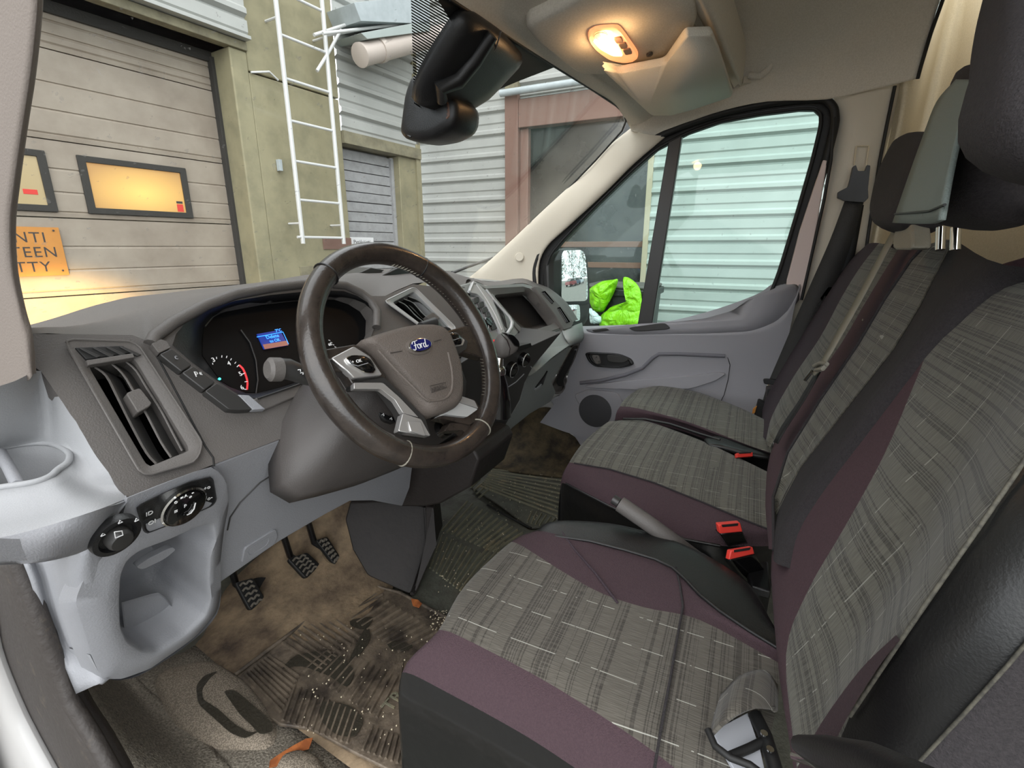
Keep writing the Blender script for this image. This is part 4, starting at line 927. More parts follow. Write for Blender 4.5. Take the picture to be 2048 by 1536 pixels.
# rolled front edge of the shelf
eU = [A(255, 996, .0)]+[ShC(x, y) for x, y in [(200, 1018), (100, 1050), (0, 1075), (-100, 1080)]]
K = Pl((0, .625, .72), (0, -.93, -.36))            # lower, knee side face, leaning in towards the floor
def KP(pts, off=0): return K.many(pts, off)
eL = [K(255, 1001, .012), K(190, 1088, .022), K(110, 1120, .06), K(0, 1130, .09), K(-100, 1130, .11)]
grid('shelf_front', [eU, [a.lerp(b, .5)+V((-.004, -.006, 0)) for a, b in zip(eU, eL)], eL, [p+V((.02, .05, -.002)) for p in eL]], 'plastic_grey', da, nu=4, nv=4)
# --- lower grey panel: one dished sheet with the pocket
tb_ = [(255, 996), (300, 978), (350, 958), (395, 942), (424, 930), (470, 912), (520, 893), (562, 877)]
low_out = [(255, 996), (340, 962), (424, 930), (520, 893), (562, 877), (563, 955), (572, 986), (590, 996), (640, 982), (740, 950), (822, 932), (812, 975), (800, 1013), (745, 1002), (700, 1003), (650, 1030), (560, 1083), (500, 1125), (438, 1166), (436, 1120), (438, 1090), (446, 1040), (440, 1000), (430, 985)]
# (a) knee panel, right of the pocket
knee = [(424, 930), (520, 893), (563, 877), (563, 955), (572, 986), (590, 997), (640, 982), (740, 950), (826, 930), (820, 975), (805, 1013), (745, 1002), (700, 1003), (650, 1030), (560, 1083), (500, 1125), (438, 1168), (440, 1100), (450, 1040), (450, 990)]
prism('knee_panel', KP(knee), K.n*-.02, 'plastic_grey', da, bev=.004, smooth=False)
tube('knee_groove', KP([(560, 940), (520, 965), (480, 1005), (460, 1035), (455, 1060)], .0006), .0012, 'plastic_vent', da)
kh = prism('panel_catch', rnd(KP([(490, 1096), (552, 1058), (556, 1072), (548, 1090), (500, 1120), (484, 1126)], .003), .15, 2), K.n*-.01, 'plastic_grey', da, bev=.001)
loft('catch_recess', [res(rnd(KP([(494, 1100), (540, 1072), (535, 1090), (500, 1112)], .0035), .3, 3), 24), [p-K.n*.010 for p in scl(res(rnd(KP([(494, 1100), (540, 1072), (535, 1090), (500, 1112)], .0035), .3, 3), 24), .6)]], 'plastic_grey', da)
# (b) switch field and pocket body
sfo = [(255, 996), (300, 978), (350, 958), (395, 942), (424, 930), (452, 960), (458, 1010), (448, 1060), (441, 1120), (442, 1180), (434, 1225), (390, 1275), (300, 1338), (245, 1358), (205, 1358), (180, 1300), (150, 1200), (185, 1118), (200, 1095), (240, 1050)]
pk = [(425, 1046), (430, 1080), (418, 1110), (416, 1160), (420, 1200), (408, 1235), (370, 1270), (315, 1303), (285, 1303), (255, 1285), (240, 1255), (238, 1200), (241, 1150), (254, 1120), (280, 1100), (340, 1078), (390, 1055)]
SO = res(KP(sfo, .014), 80); PK = res(rnd(KP(pk, .020), .2, 2), 80)
c_ = ctr(PK)
def pair(L, Mm, c, N):
    """match each point of Mm with the point of loop L lying in the same direction from c"""
    u = N.orthogonal().normalized(); w = N.cross(u); R_ = res(L, 500); out = []
    for p in Mm:
        d = p-c; a = math.atan2(d.dot(w), d.dot(u))
        out.append(min(R_, key=lambda q: abs((math.atan2((q-c).dot(w), (q-c).dot(u))-a+math.pi) % (2*math.pi)-math.pi)))
    return out
SOm = pair(SO, PK, c_, K.n)
BKc = [(400, 1060), (412, 1100), (412, 1150), (408, 1190), (395, 1225), (378, 1262), (340, 1285), (316, 1300), (286, 1302), (262, 1290), (250, 1268), (244, 1210), (300, 1190), (330, 1185), (345, 1150), (360, 1100), (380, 1070)]
deep = [p-K.n*.09+V((0, .02, .0)) for p in scl(PK, .92)]
loft('lower_panel', [[p+V((0, .05, -.02)) for p in SOm], SOm, [a.lerp(b, .6)+K.n*.002 for a, b in zip(SOm, PK)], [p+K.n*.002 for p in scl(PK, 1.03)], PK, [p-K.n*.006 for p in scl(PK, .97)], deep, [p-K.n*.10+V((0, .02, .01)) for p in scl(PK, .8)]], 'plastic_grey', da, ang=70)
pkt = loft('pocket_floor', [scl(res(KP([(243, 1205), (315, 1184), (332, 1195), (378, 1262), (316, 1300), (285, 1302), (250, 1270)], -.030), 40), 1), scl(res(KP([(243, 1205), (315, 1184), (332, 1195), (378, 1262), (316, 1300), (285, 1302), (250, 1270)], -.036), 40), .95)], 'plastic_grey', da)
prism('pocket_catch', rnd(KP([(272, 1135), (300, 1116), (345, 1094), (352, 1100), (330, 1118), (285, 1140)], -.02), .25, 3), K.n*-.01, 'plastic_grey', da, bev=.003)
# (c) outer cheek towards the door
cheekA = [(200, 1096), (214, 1130), (222, 1180), (232, 1240), (255, 1300), (290, 1335)]
cheekB = [(160, 1098), (150, 1150), (160, 1200), (178, 1250), (205, 1300), (245, 1345)]
cheekC = [(80, 1118), (95, 1160), (110, 1220), (130, 1280), (160, 1330), (200, 1366)]
cheekD = [(58, 1122), (72, 1160), (88, 1220), (108, 1280), (130, 1335), (152, 1388)]
grid('side_cheek', [KP(cheekA, .016), KP(cheekB, .006), [X(x, y, -.875) for x, y in cheekC], [X(x, y, -.885) for x, y in cheekD]], 'plastic_grey', da, nu=4, nv=3, thick=.006)
grid('pocket_underside', [KP([(180, 1310), (205, 1352), (245, 1360), (300, 1340), (390, 1278), (434, 1228), (443, 1180)], .012), [p+V((0, .06, -.01)) for p in KP([(180, 1315), (205, 1358), (245, 1366), (300, 1346), (390, 1284), (434, 1232), (443, 1190)], .0)]], 'plastic_grey', da, nu=2, nv=3)
# --- mirror knob and light switch
mk = K(228, 1068, .036)
kn = rev('mirror_switch', mk, K.n, [(.024, -.003), (.0245, .002), (.0235, .007), (.0185, .0075), (.0165, .003), (.013, .003)], 'plastic_black', da, seg=36)
rev('mirror_knob', mk-K.n*.002, K.n, [(.0125, 0), (.0125, .014), (.0105, .018), (.004, .0185)], 'plastic_vent', kn, seg=36)
for a, s in ((140, '◂'), (40, '▸'), (90, '▯')):
    p = mk+K.n*.0078+UA*(.0208*math.cos(math.radians(a)))+V((0, -.36, .93))*(.0208*math.sin(math.radians(a)))
    tube('knob_mark', [p, p+UA*.004, p+UA*.002+V((0, 0, .003)), p], .0006, 'print_white', kn, seg=5)
tube('knob_mark', [K(x, y, .0535) for x, y in ((229, 1064), (244, 1062), (246, 1070), (231, 1076), (229, 1064))], .0006, 'print_white', kn, seg=5)
lsP = [(272, 1016), (280, 1008), (325, 986), (380, 962), (420, 953), (427, 958), (434, 1000), (426, 1012), (352, 1046), (295, 1068), (287, 1064)]
ls = loft('light_switch', [res(rnd(KP(lsP, .013), .1, 2), 60), res(rnd(KP(lsP, .020), .1, 2), 60), scl(res(rnd(KP(lsP, .022), .1, 2), 60), .96), scl(res(rnd(KP(lsP, .019), .1, 2), 60), .90)], 'plastic_black', da)
lk = K(365, 1011, .020)
rev('rotary_ring', lk, K.n, [(.0285, -.004), (.0285, .004), (.0265, .0055), (.025, .004)], 'chrome', ls, seg=40)
rev('rotary_knob', lk, K.n, [(.0250, 0), (.0245, .008), (.022, .0095), (.008, .0100), (.007, .0085)], 'gloss_black', ls, seg=40)
KU, KV = V((1, 0, 0)), V((0, -.36, .93))
def kt(s, x, y, sz): return text('switch_symbol', s, K(x, y, .0315), KU, KV, sz, 'print_white', ls)
kt('o', 352, 1004, .008); kt('¤', 352, 1023, .008); kt('=', 364, 996, .007); kt('A', 372, 992, .006); kt('*', 381, 996, .008); kt('-', 386, 985, .010); kt('p', 371, 1010, .007)
tube('dimmer_scale', [K(x, y, .031) for x, y in ((374, 1030), (382, 1026), (388, 1018), (391, 1006))], .0008, 'print_white', ls, seg=5)
for s, x, y in (('ID', 299, 1027), ('OI', 304, 1045), ('+o', 414, 976), ('o-', 420, 996)): text('switch_symbol', s, K(x, y, .0205), KU, KV, .0085, 'print_white', ls)
tube('switch_divider', [K(x, y, .0203) for x, y in ((290, 1040), (308, 1032), (314, 1018))], .0005, 'plastic_vent', ls, seg=5)
# --- display housing on top of the centre
dh = loft('display_housing', [[Y(x, y, .86) for x, y in ((752, 556), (800, 533), (838, 528), (838, 570), (800, 575))], [Y(x, y, .93) for x, y in ((760, 548), (812, 525), (870, 525), (874, 556), (820, 560))]], 'plastic_black', da, cap0=True, bev=.004)
bxp = [(835, 526), (872, 527), (878, 533), (878, 561), (838, 560)]
prism('display_box', rnd([Y(x, y, .90) for x, y in bxp], .12, 2), (.02, .06, 0), 'plastic_black', da, bev=.003)
prism('housing_wedge', [Y(x, y, .88) for x, y in ((704, 553), (742, 535), (770, 540), (746, 556))], (.0, .05, 0), 'plastic_vent', da, bev=.002)
# --- centre top swell and right hand top
eC = [(880, 572), (905, 588), (940, 582), (948, 562), (975, 572), (1010, 570), (1046, 566), (1070, 575), (1092, 590), (1120, 618), (1146, 645)]
sC = [(880, 540), (905, 545), (930, 553), (950, 560), (972, 564), (1000, 562), (1040, 557), (1072, 563), (1100, 580), (1130, 605), (1152, 640)]
tC = AP(eC, -.01); rC = [Y(x, y, .98) for x, y in sC[:8]]+[X(x, y, .935) for x, y in sC[8:]]
grid('top_skin', [tC, [a.lerp(b, .5)+V((0, 0, .002)) for a, b in zip(tC, rC)], rC, [p+V((.0, .15, -.03)) for p in rC]], 'plastic_charcoal', da, nu=3, nv=3)
prism('screen_slot', [Y(958, 562, .97), Y(994, 565, .97), Y(992, 568, .94), Y(972, 566, .94)], (0, 0, .003), 'rubber_black', da, bev=0)
# --- centre stack: silver surround, radio, buttons
G2 = Pl((0, .615, .74), (0, -.82, .57))
Rd = Pl(A.o+A.n*.008, A.n)       # radio plate turned a little to the driver
def RP(pts, off=0): return Rd.many(pts, off)
prism('stack_backing', RP([(900, 575), (948, 562), (980, 580), (1012, 620), (1030, 660), (1024, 690), (1000, 720), (950, 740), (930, 690), (915, 640)], -.01), Rd.n*-.04, 'plastic_green_grey', da, bev=.004)
rad = prism('radio_panel', rnd(RP([(912, 602), (950, 592), (962, 600), (1008, 655), (1012, 668), (990, 697), (976, 700), (950, 662)], .002), .1, 2), Rd.n*-.02, 'plastic_grey', da, bev=.002)
prism('disc_slot', RP([(913, 588), (945, 583), (950, 586), (916, 594)], .004), Rd.n*-.01, 'rubber_black', rad, bev=0)
prism('wing_panel', rnd(RP([(938, 584), (947, 561), (962, 572), (985, 598), (1002, 640), (1010, 665), (1002, 668), (990, 640), (970, 602), (955, 588)], .010), .1, 2), Rd.n*-.012, 'satin', da, bev=.003)
tube('silver_wing', RP([(939, 583), (946, 566), (952, 568), (974, 600), (990, 628), (1004, 660)], .010), [.003]*6, 'satin', da)
tube('silver_wing', RP([(972, 579), (985, 596), (1000, 614), (1018, 633), (1024, 645), (1022, 656), (1014, 668)], .012), [.004, .004, .004, .005, .006, .006, .005], 'satin', da)
prism('wing_fill', RP([(952, 570), (972, 580), (1000, 614), (1018, 634), (1022, 652), (1010, 664), (990, 628), (972, 598)], .002), Rd.n*-.01, 'plastic_green_grey', da, bev=.002)
for k in range(3): tube('slat', RP([(988+k*4, 602+k*3), (1000+k*4, 625+k*3), (1010+k*2, 652+k*2)], .005), .0016, 'rubber_black', da, seg=6)
def key(x, y, w=13, h=6, mt='plastic_black', o=.006, ob=.0015):
    return prism('radio_key', rnd(RP([(x-w*.5, y-h*.35), (x+w*.35, y-h*.65), (x+w*.5, y+h*.35), (x-w*.3, y+h*.7)], o), .2, 2), Rd.n*-.008, mt, rad, bev=ob)
for x, y in ((953, 600), (963, 609), (971, 619), (978, 628), (985, 638)): key(x, y, 13, 11, 'plastic_vent')
for x, y in ((989, 651),): key(x, y, 16, 14, 'plastic_vent')
for x, y in ((938, 604), (930, 612), (936, 620), (945, 628), (940, 634), (950, 646), (958, 655), (966, 664)): key(x, y, 10, 8, 'plastic_vent')
kc = Rd(956, 622, .006); tube('menu_ring', [kc+V((.013*math.cos(a), 0, 0))+VA*(.010*math.sin(a)) for a in [i*math.pi/8 for i in range(16)]], .002, 'plastic_black', rad, closed=True)
rev('volume_knob', Rd(970, 649, .003), Rd.n, [(.016, 0), (.016, .014), (.013, .017), (.004, .0175)], 'gloss_black', rad, seg=28)
tube('knob_rim', [Rd(970, 649, .017)+V((.0145*math.cos(a), 0, 0))+VA*(.0145*math.sin(a)) for a in [i*math.pi/10 for i in range(20)]], .0009, 'silver', rad, closed=True)
hz = prism('hazard_switch', rnd(RP([(972, 668), (988, 662), (1000, 672), (1002, 684), (990, 690), (980, 684)], .004), .2, 2), Rd.n*-.01, 'plastic_green_grey', rad, bev=.001)
rev('red_lamp', Rd(988, 682, .005), Rd.n, [(.004, 0), (.004, .002)], 'dial_red', rad, seg=12)
# --- passenger tray with its dark well
TO = res(rnd(AP(tray_out, .002), .12, 3), 60)
TIp = [(986, 590), (1052, 583), (1062, 588), (1084, 612), (1110, 640), (1106, 648), (1062, 662), (1050, 662), (1036, 650), (1014, 622)]
TI = res(rnd(AP(TIp, -.006), .12, 3), 60)
TDp = [(992, 598), (1056, 592), (1060, 592), (1066, 605), (1100, 636), (1098, 640), (1062, 654), (1050, 655), (1036, 644), (1020, 625)]
TD = res(AP(TDp, -.10), 60)
gp = [(948, 562), (972, 572), (1046, 567), (1062, 571), (1092, 600), (1128, 650), (1124, 664), (1066, 692), (1030, 700), (1010, 712), (1000, 690), (1008, 668), (985, 620), (965, 590)]
holed('passenger_fascia', AP(gp, -.002), [AP(tray_out, -.002)], .04, A.n, 'plastic_green_grey', da, smooth=False)
loft('tray_well', [[p-A.n*.004 for p in TO], TO, TI, [p-A.n*.02 for p in TI], [a.lerp(b, .8) for a, b in zip(TI, TD)], TD], 'plastic_charcoal', da, ang=60)
tube('fascia_groove', AP([(1036, 664), (1048, 674), (1066, 678), (1120, 660)], .002), .0012, 'plastic_black', da)
# --- right hand vent and dash end
rv = [(1066, 572), (1080, 574), (1100, 590), (1130, 622), (1148, 646), (1142, 656), (1128, 660), (1112, 632), (1084, 596)]
vr = prism('vent_frame', rnd(AP(rv, .010), .1, 2), A.n*-.05, 'plastic_charcoal', da, bev=.003)
vr['label'] = 'narrow dark vent frame at the passenger end'
for k, q in enumerate([[(1083, 584), (1090, 582), (1108, 604), (1104, 608)], [(1114, 616), (1120, 614), (1140, 644), (1133, 646)]]):
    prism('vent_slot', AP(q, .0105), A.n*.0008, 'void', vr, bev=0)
    for j in range(2):
        a0, a1 = A(q[0][0]+2+j*3, q[0][1]+1, .0125), A(q[3][0]+0+j*3, q[3][1]-2, .0118); tube('slat', [a0, a1], .0007, 'plastic_grey', vr, seg=6)
# --- passenger lower panels (three facets)
K2 = Pl((0, .60, .70), (0, -.95, -.30))
endc = [(1124, 663), (1163, 646), (1168, 674), (1140, 690)]
grid('dash_end', [[A(1124, 661, .004), A(1145, 652, .004), X(1164, 645, .90)], [A(1131, 676, .02), A(1150, 668, .02), X(1167, 662, .90)], [A(1140, 690, .02), A(1154, 682, .02), X(1168, 675, .90)], [A(1128, 700, -.03), A(1146, 690, -.03), X(1162, 685, .91)]], 'plastic_green_grey', da, nu=2, nv=2, thick=.004)
g1 = [A(1124, 663, .0), A(1095, 695, .01), A(1066, 734, .02)]
g2 = [A(1140, 690, .02), A(1106, 714, .03), A(1073, 743, .035)]
g3 = [X(1134, 725, .80), X(1098, 790, .62), X(1035, 850, .42)]
g3 = [K2(1134, 715, .0), K2(1070, 790, .0), K2(1010, 862, .0)]
prism('glove_facet', [g1[0], g1[1], g1[2], g2[2], g2[1], g2[0]], A.n*-.03, 'plastic_green_grey', da, bev=.002, smooth=False)
gb = [(1066, 734), (1073, 743), (1140, 691), (1130, 718), (1104, 765), (1112, 784), (1101, 804), (1060, 828), (1010, 868), (962, 906), (985, 880), (1003, 862), (1040, 800), (1052, 760)]
prism('glove_box', [A(1066, 734, .03)]+K2.many(gb[1:], .02), K2.n*-.05, 'plastic_green_grey', da, bev=.004, smooth=False)
prism('glove_latch', K2.many([(1072, 776), (1090, 752), (1096, 742), (1086, 770)], .024), K2.n*-.006, 'plastic_black', da, bev=.001)
prism('glove_latch_lip', K2.many([(1070, 780), (1084, 768), (1080, 776), (1071, 782)], .027), K2.n*-.006, 'plastic_grey_light', da, bev=.001)
# door side grab slot at the end of the dash
gs = rnd([D(x, y, .06) for x, y in ((1150, 686), (1162, 684), (1148, 722), (1128, 760), (1131, 776), (1124, 786), (1112, 788), (1104, 776), (1108, 764), (1132, 716))], .2, 3)
loft('grab_slot', [res(gs, 50), [p+V((-.01, 0, 0)) for p in res(gs, 50)], scl(res(gs, 50), .9, None, (-.01, 0, 0)), scl(res(gs, 50), .72, None, (.02, 0, 0))], 'plastic_charcoal', da)
prism('slot_void', scl(res(gs, 30), .70, None, (-.001, 0, 0)), (.004, 0, 0), 'rubber_black', da, bev=0)
# --- dark lower centre with heater dials
pm('console_dark', (40, 35, 33), .6, bump=(80, .3))
K3 = Pl((0, .60, .70), (-.25, -.92, -.20))
cnp = [(960, 702), (1030, 700), (1066, 690), (1124, 664), (1066, 734), (1050, 765), (1040, 800), (1003, 865), (962, 906), (935, 935), (915, 900), (900, 820), (900, 740)]
prism('centre_console', K3.many(cnp, .0), V((.05, .25, 0)), 'plastic_vent', da, bev=.003, smooth=False)
for i, (x, y, r) in enumerate(((1046, 718, .020), (1022, 738, .022))):
    c = K3(x, y, .003); d_ = rev('heater_dial', c, K3.n, [(r, -.004), (r, .010), (r*.8, .014), (r*.3, .0145)], 'gloss_black', da, seg=28)
    tube('dial_rim', [c+K3.n*.011+V((r*.97*math.cos(a), 0, 0))+V((0, -.2, .97))*(r*.97*math.sin(a)) for a in [k*math.pi/12 for k in range(24)]], .0012, 'silver', d_, closed=True)
prism('console_blank', K3.many([(1032, 694), (1062, 686), (1064, 694), (1036, 704)], .004), V((0, .02, 0)), 'plastic_black', da, bev=.001)
prism('console_lower', [X(x, y, -.12) for x, y in ((812, 930), (900, 880), (948, 900), (958, 920), (940, 975), (880, 1008), (850, 1014), (798, 1014))], (.20, .0, 0), 'console_dark', da, bev=.006)
tube('console_groove', K3.many([(1010, 778), (1032, 764), (1048, 748)], .001), .0015, 'plastic_grey', da)
# body of the dash behind the skins (gives the far side something solid)
prism('dash_core', [V((-.80, .90, .80)), V((-.80, .84, .74)), V((-.80, .84, .60)), V((-.80, 1.15, .60)), V((-.80, 1.10, .80))], (1.70, 0, 0), 'plastic_black', da, bev=0, smooth=False)
# ================================================================== STEERING WHEEL AND COLUMN
wc = V((-.4674, .4856, .8372)); wt, wsw = .4992, -.1516
Wn_ = V((math.sin(wsw)*math.cos(wt), -math.cos(wsw)*math.cos(wt), math.sin(wt)))     # towards the driver
WU = Wn_.cross(V((0, 0, 1))); WU.normalize(); WU = -WU                                # to the right as the driver sees it
if WU.x < 0: WU = -WU
WV = Wn_.cross(WU); WV = WV if WV.z > 0 else -WV
SW = Pl(wc, Wn_)
st = T('steering_wheel', 'worn dark brown leather steering wheel with silver spokes', 'steering wheel', wc)
R_, r_ = .1745, .0175
def wp3(a, r=R_, o=0): return wc+WU*(r*math.cos(a))+WV*(r*math.sin(a))+Wn_*o
tube('rim', [wp3(2*math.pi*i/96) for i in range(96)], [r_*(1.0+.10*max(0, math.cos(2*(2*math.pi*i/96-.5)))) for i in range(96)], 'leather_wheel', st, seg=18, closed=True, flat=(Wn_, 1.05), ang=180)
for px, py in ((648, 545), (842, 545), (808, 912), (965, 860)):
    p = SW(px, py); d = (p-wc); a = math.atan2(d.dot(WV), d.dot(WU)); u = wp3(a)-wc; u.normalize()
    ring = [wp3(a)+(u*math.cos(t)+Wn_*math.sin(t))*(r_*1.065) for t in [k*math.pi/10 for k in range(20)]]
    tube('rim_seam', ring, .0012, 'plastic_black' if py < 700 else 'belt_tan', st, closed=True, seg=6)
# stitching on the inner side of the rim
vs = []; fs = []
for i in range(150):
    a = 2*math.pi*i/150
    if not (-.2 < a < 1.35 or a > 5.5): continue
    c = wp3(a, R_-r_*1.0, .002); e = wp3(a+.022, R_-r_*1.0, -.005); k = len(vs); w = Wn_*.0012
    vs += [c-w, c+w, e+w, e-w, wp3(a+.011, R_-r_*1.12, -.002)]; fs += [[k, k+1, k+4], [k+1, k+2, k+4], [k+2, k+3, k+4], [k+3, k, k+4]]
sx_ = M('stitching', vs, fs, 'belt_tan', st, smooth=False); sx_['kind'] = 'stuff'
def wpoly(pts, off=0, k=.12, n=3): return rnd(SW.many(pts, off), k, n)
# airbag cover
hubp = [(709, 688), (730, 680), (757, 671), (790, 662), (820, 657), (852, 656), (872, 660), (886, 672), (893, 690), (901, 712), (910, 738), (914, 777), (911, 806), (902, 820), (876, 833), (855, 837), (841, 830), (816, 797), (777, 750), (738, 708)]
HB = res(rnd(SW.many(hubp, .0), .2, 2), 72)
hub = loft('airbag_cover', [[p-Wn_*.03 for p in scl(HB, .96)], [p+Wn_*.010 for p in HB], [p+Wn_*.020 for p in scl(HB, .97)], [p+Wn_*.026 for p in scl(HB, .90)], [p+Wn_*.028 for p in scl(HB, .84)]], 'hub', st, ang=180)
inn_ = [(760, 690), (800, 676), (860, 668), (880, 680), (896, 720), (906, 775), (900, 795), (880, 806), (858, 806), (846, 796), (800, 740)]
tube('cover_crease', [p for p in cr(SW.many([(756, 700), (790, 738), (828, 776), (848, 796), (862, 802), (890, 797), (903, 780), (904, 745), (896, 705)], .0275), 40)], .0022, 'hub', hub, seg=8)
for a in ([(781, 706), (804, 702)], [(868, 683), (882, 679)]): tube('cover_line', SW.many(a, .0290), .0007, 'print_dark', hub, seg=5)
em = SW(838, 692, .028)
def ell(c, a, b, n=48, o=0, rot=-.0): return [c+WU*(a*math.cos(t)*math.cos(rot)-b*math.sin(t)*math.sin(rot))+WV*(a*math.cos(t)*math.sin(rot)+b*math.sin(t)*math.cos(rot))+Wn_*o for t in [2*math.pi*k/n for k in range(n)]]
pm('emblem_blue', (26, 30, 96), .25, coat=.6)
eb = loft('emblem_recess', [ell(em, .0275, .0145), ell(em, .0275, .0145, o=.0015), ell(em, .0255, .0125, o=.0022)], 'hub', hub)
loft('emblem_rim', [ell(em, .0245, .0115, o=.001), ell(em, .0240, .0110, o=.0042), ell(em, .0230, .0100, o=.0048)], 'chrome', hub)
loft('emblem_plate', [ell(em, .0222, .0094, o=.003), ell(em, .0222, .0094, o=.0056)], 'emblem_blue', hub, bev=.0003)
def script(strokes, c, sc, mat, par, r):
    for s in strokes: tube('script_letter', cr([c+WU*(x*sc)+WV*(y*sc)+Wn_*.0062 for x, y in s], max(6, len(s)*5)), r, mat, par, seg=6)
script([[(-1.55, .30), (-1.35, .60), (-.9, .62), (-.45, .70)], [(-.98, .62), (-1.08, .1), (-1.25, -.45), (-1.5, -.58), (-1.65, -.40)], [(-1.35, .06), (-.75, .12)],
        [(-.42, .15), (-.72, .02), (-.72, -.38), (-.42, -.42), (-.28, -.05), (-.42, .15), (-.15, .08)],
        [(-.10, .12), (-.12, -.45)], [(-.10, -.05), (.05, .15), (.22, .12)],
        [(.75, .10), (.42, .08), (.36, -.38), (.66, -.38), (.80, .05)], [(1.02, .72), (.82, .1), (.78, -.38), (.95, -.42), (1.15, -.28)]], em, .0115, 'print_white', hub, .00062)
text('airbag_word', 'AIRBAG', SW(876, 776, .0290), WU, WV, .0085, 'print_dark', hub, ext=.0002)
tube('airbag_frame', SW.many([(860, 772), (890, 765), (893, 775), (863, 785)], .0288), .0005, 'print_dark', hub, closed=True, seg=5)
# spokes
def spoke(name, pts, off, th, mat, lab=None, bev=.0025):
    o = prism(name, wpoly(pts, off, .08, 2), Wn_*-th, mat, st, bev=bev)
    if lab: o['label'] = lab
    return o
spoke('spoke', [(640, 700), (712, 688), (745, 712), (775, 756), (706, 770), (690, 745), (650, 740)], .004, .02, 'leather_wheel')
spoke('spoke_trim', [(662, 716), (708, 692), (740, 712), (766, 750), (708, 756), (694, 742)], .012, .012, 'silver', 'brushed silver left spoke trim')
spoke('spoke', [(706, 757), (766, 752), (850, 835), (862, 872), (818, 866), (800, 820), (765, 772), (706, 776)], .004, .02, 'plastic_vent')
spoke('spoke_trim', [(708, 765), (766, 765), (800, 795), (838, 835), (806, 826), (790, 800), (762, 778), (708, 778)], .010, .010, 'silver')
spoke('spoke_trim', [(806, 826), (843, 838), (862, 872), (820, 866), (797, 862)], .012, .014, 'silver')
spoke('spoke_inset', [(816, 842), (842, 843), (852, 872), (822, 863)], .0145, .004, 'silver')
spoke('spoke', [(884, 664), (936, 650), (978, 690), (968, 716), (930, 704), (908, 718)], .004, .02, 'leather_wheel')
spoke('spoke_trim', [(882, 664), (914, 664), (936, 682), (934, 697), (910, 714), (898, 692)], .012, .012, 'plastic_vent')
spoke('spoke_trim', [(884, 667), (912, 665), (930, 680), (926, 690), (908, 694), (894, 684)], .0135, .006, 'silver')
spoke('spoke', [(910, 788), (950, 800), (970, 830), (940, 850), (890, 838), (872, 836)], .004, .02, 'leather_wheel')
spoke('spoke_trim', [(912, 788), (949, 801), (957, 817), (918, 804)], .012, .012, 'silver')
spoke('spoke_trim', [(914, 804), (956, 818), (934, 834), (892, 829), (876, 833)], .011, .012, 'satin')
spoke('spoke', [(900, 845), (950, 850), (965, 870), (945, 878), (925, 860), (890, 862)], .0, .02, 'leather_wheel')
# buttons
def pod(c, pts, off):
    L = res(rnd(SW.many(pts, off), .3, 3), 44)
    p = loft('button_ring', [L, [q+Wn_*.003 for q in L], [q+Wn_*.0035 for q in scl(L, .94)], [q+Wn_*.0015 for q in scl(L, .90)]], 'chrome', st)
    b = loft('button_pad', [[q+Wn_*.0 for q in scl(L, .91)], [q+Wn_*.004 for q in scl(L, .88)], [q+Wn_*.0055 for q in scl(L, .72)]], 'gloss_black', st)
    return b
b1 = pod(None, [(689, 717), (700, 712), (725, 712), (740, 720), (750, 737), (746, 748), (730, 748), (712, 738), (696, 728)], .0125)
tube('pad_line', SW.many([(700, 728), (716, 732), (736, 726)], .0185), .0006, 'plastic_grey', b1, seg=5)
text('pad_mark', 'OK', SW(718, 722, .0188), WU, WV, .0065, 'print_white', b1); text('pad_mark', '+', SW(706, 724, .0188), WU, WV, .006, 'print_white', b1)
b2 = pod(None, [(894, 672), (902, 666), (914, 668), (923, 678), (921, 690), (908, 692), (897, 684)], .014)
tube('pad_line', SW.many([(898, 678), (908, 680), (920, 676)], .020), .0006, 'plastic_grey', b2, seg=5)
# column, cowl and stalks
co = T('steering_column', 'charcoal steering column cowl with stalk behind the wheel', 'column', V((-.47, .62, .74)))
C0 = [V(wc)-Wn_*.045+WU*(.075*math.cos(t))+WV*(.07*math.sin(t)-.015) for t in [2*math.pi*k/40 for k in range(40)]]
cowl = [(600, 770), (640, 740), (740, 700), (900, 690), (935, 760), (920, 860), (830, 920), (740, 955), (640, 982), (590, 992), (573, 986), (563, 960), (562, 880), (566, 840)]
CP = res(rnd(AP(cowl, .004), .15, 3), 60)
C0b = res(C0, 60)
u_, w_ = WU, WV
def byang(L, c, n=56):
    R9 = res(L, 400); out = []
    for i in range(n):
        a = 2*math.pi*i/n
        out.append(min(R9, key=lambda q: abs((math.atan2((q-c).dot(WV), (q-c).dot(WU))-a+math.pi) % (2*math.pi)-math.pi)))
    return out
c1 = ctr(C0b); c2 = ctr(CP)
La, Lb = byang(C0b, c1), byang(CP, c2)
loft('column_cowl', [La, [a.lerp(b, .35)+V((0, 0, -.01)) for a, b in zip(La, Lb)], [a.lerp(b, .8)+V((0, 0, -.004)) for a, b in zip(La, Lb)], Lb, [p-A.n*.04-V((0, 0, .0)) for p in Lb]], 'cowl', co, cap0=True, ang=180)
kp = prism('cowl_back', KP([(563, 880), (563, 958), (574, 988), (592, 998), (640, 984), (740, 952), (826, 932), (900, 860), (760, 820)], -.012), K.n*-.004, 'plastic_black', co, bev=0, smooth=False)
S1p = Pl(wc-Wn_*.05, Wn_)
stalk = tube('stalk', S1p.many([(546, 738, .0), (575, 738), (612, 752), (650, 765)]), [.0155, .015, .013, .010], 'plastic_vent', co, seg=16)
rev('stalk_tip', S1p(543, 739), (S1p(543, 739)-S1p(575, 739)), [(.0165, -.012), (.0165, .002), (.012, .006)], 'plastic_charcoal', stalk, seg=20)
for x, y in ((596, 740), (601, 746)): tube('stalk_mark', [S1p(x, y, .016), S1p(x+5, y-1, .016), S1p(x+5, y+3, .016)], .0008, 'print_white', stalk, seg=5)
S2p = Pl(wc-Wn_*.06, Wn_)
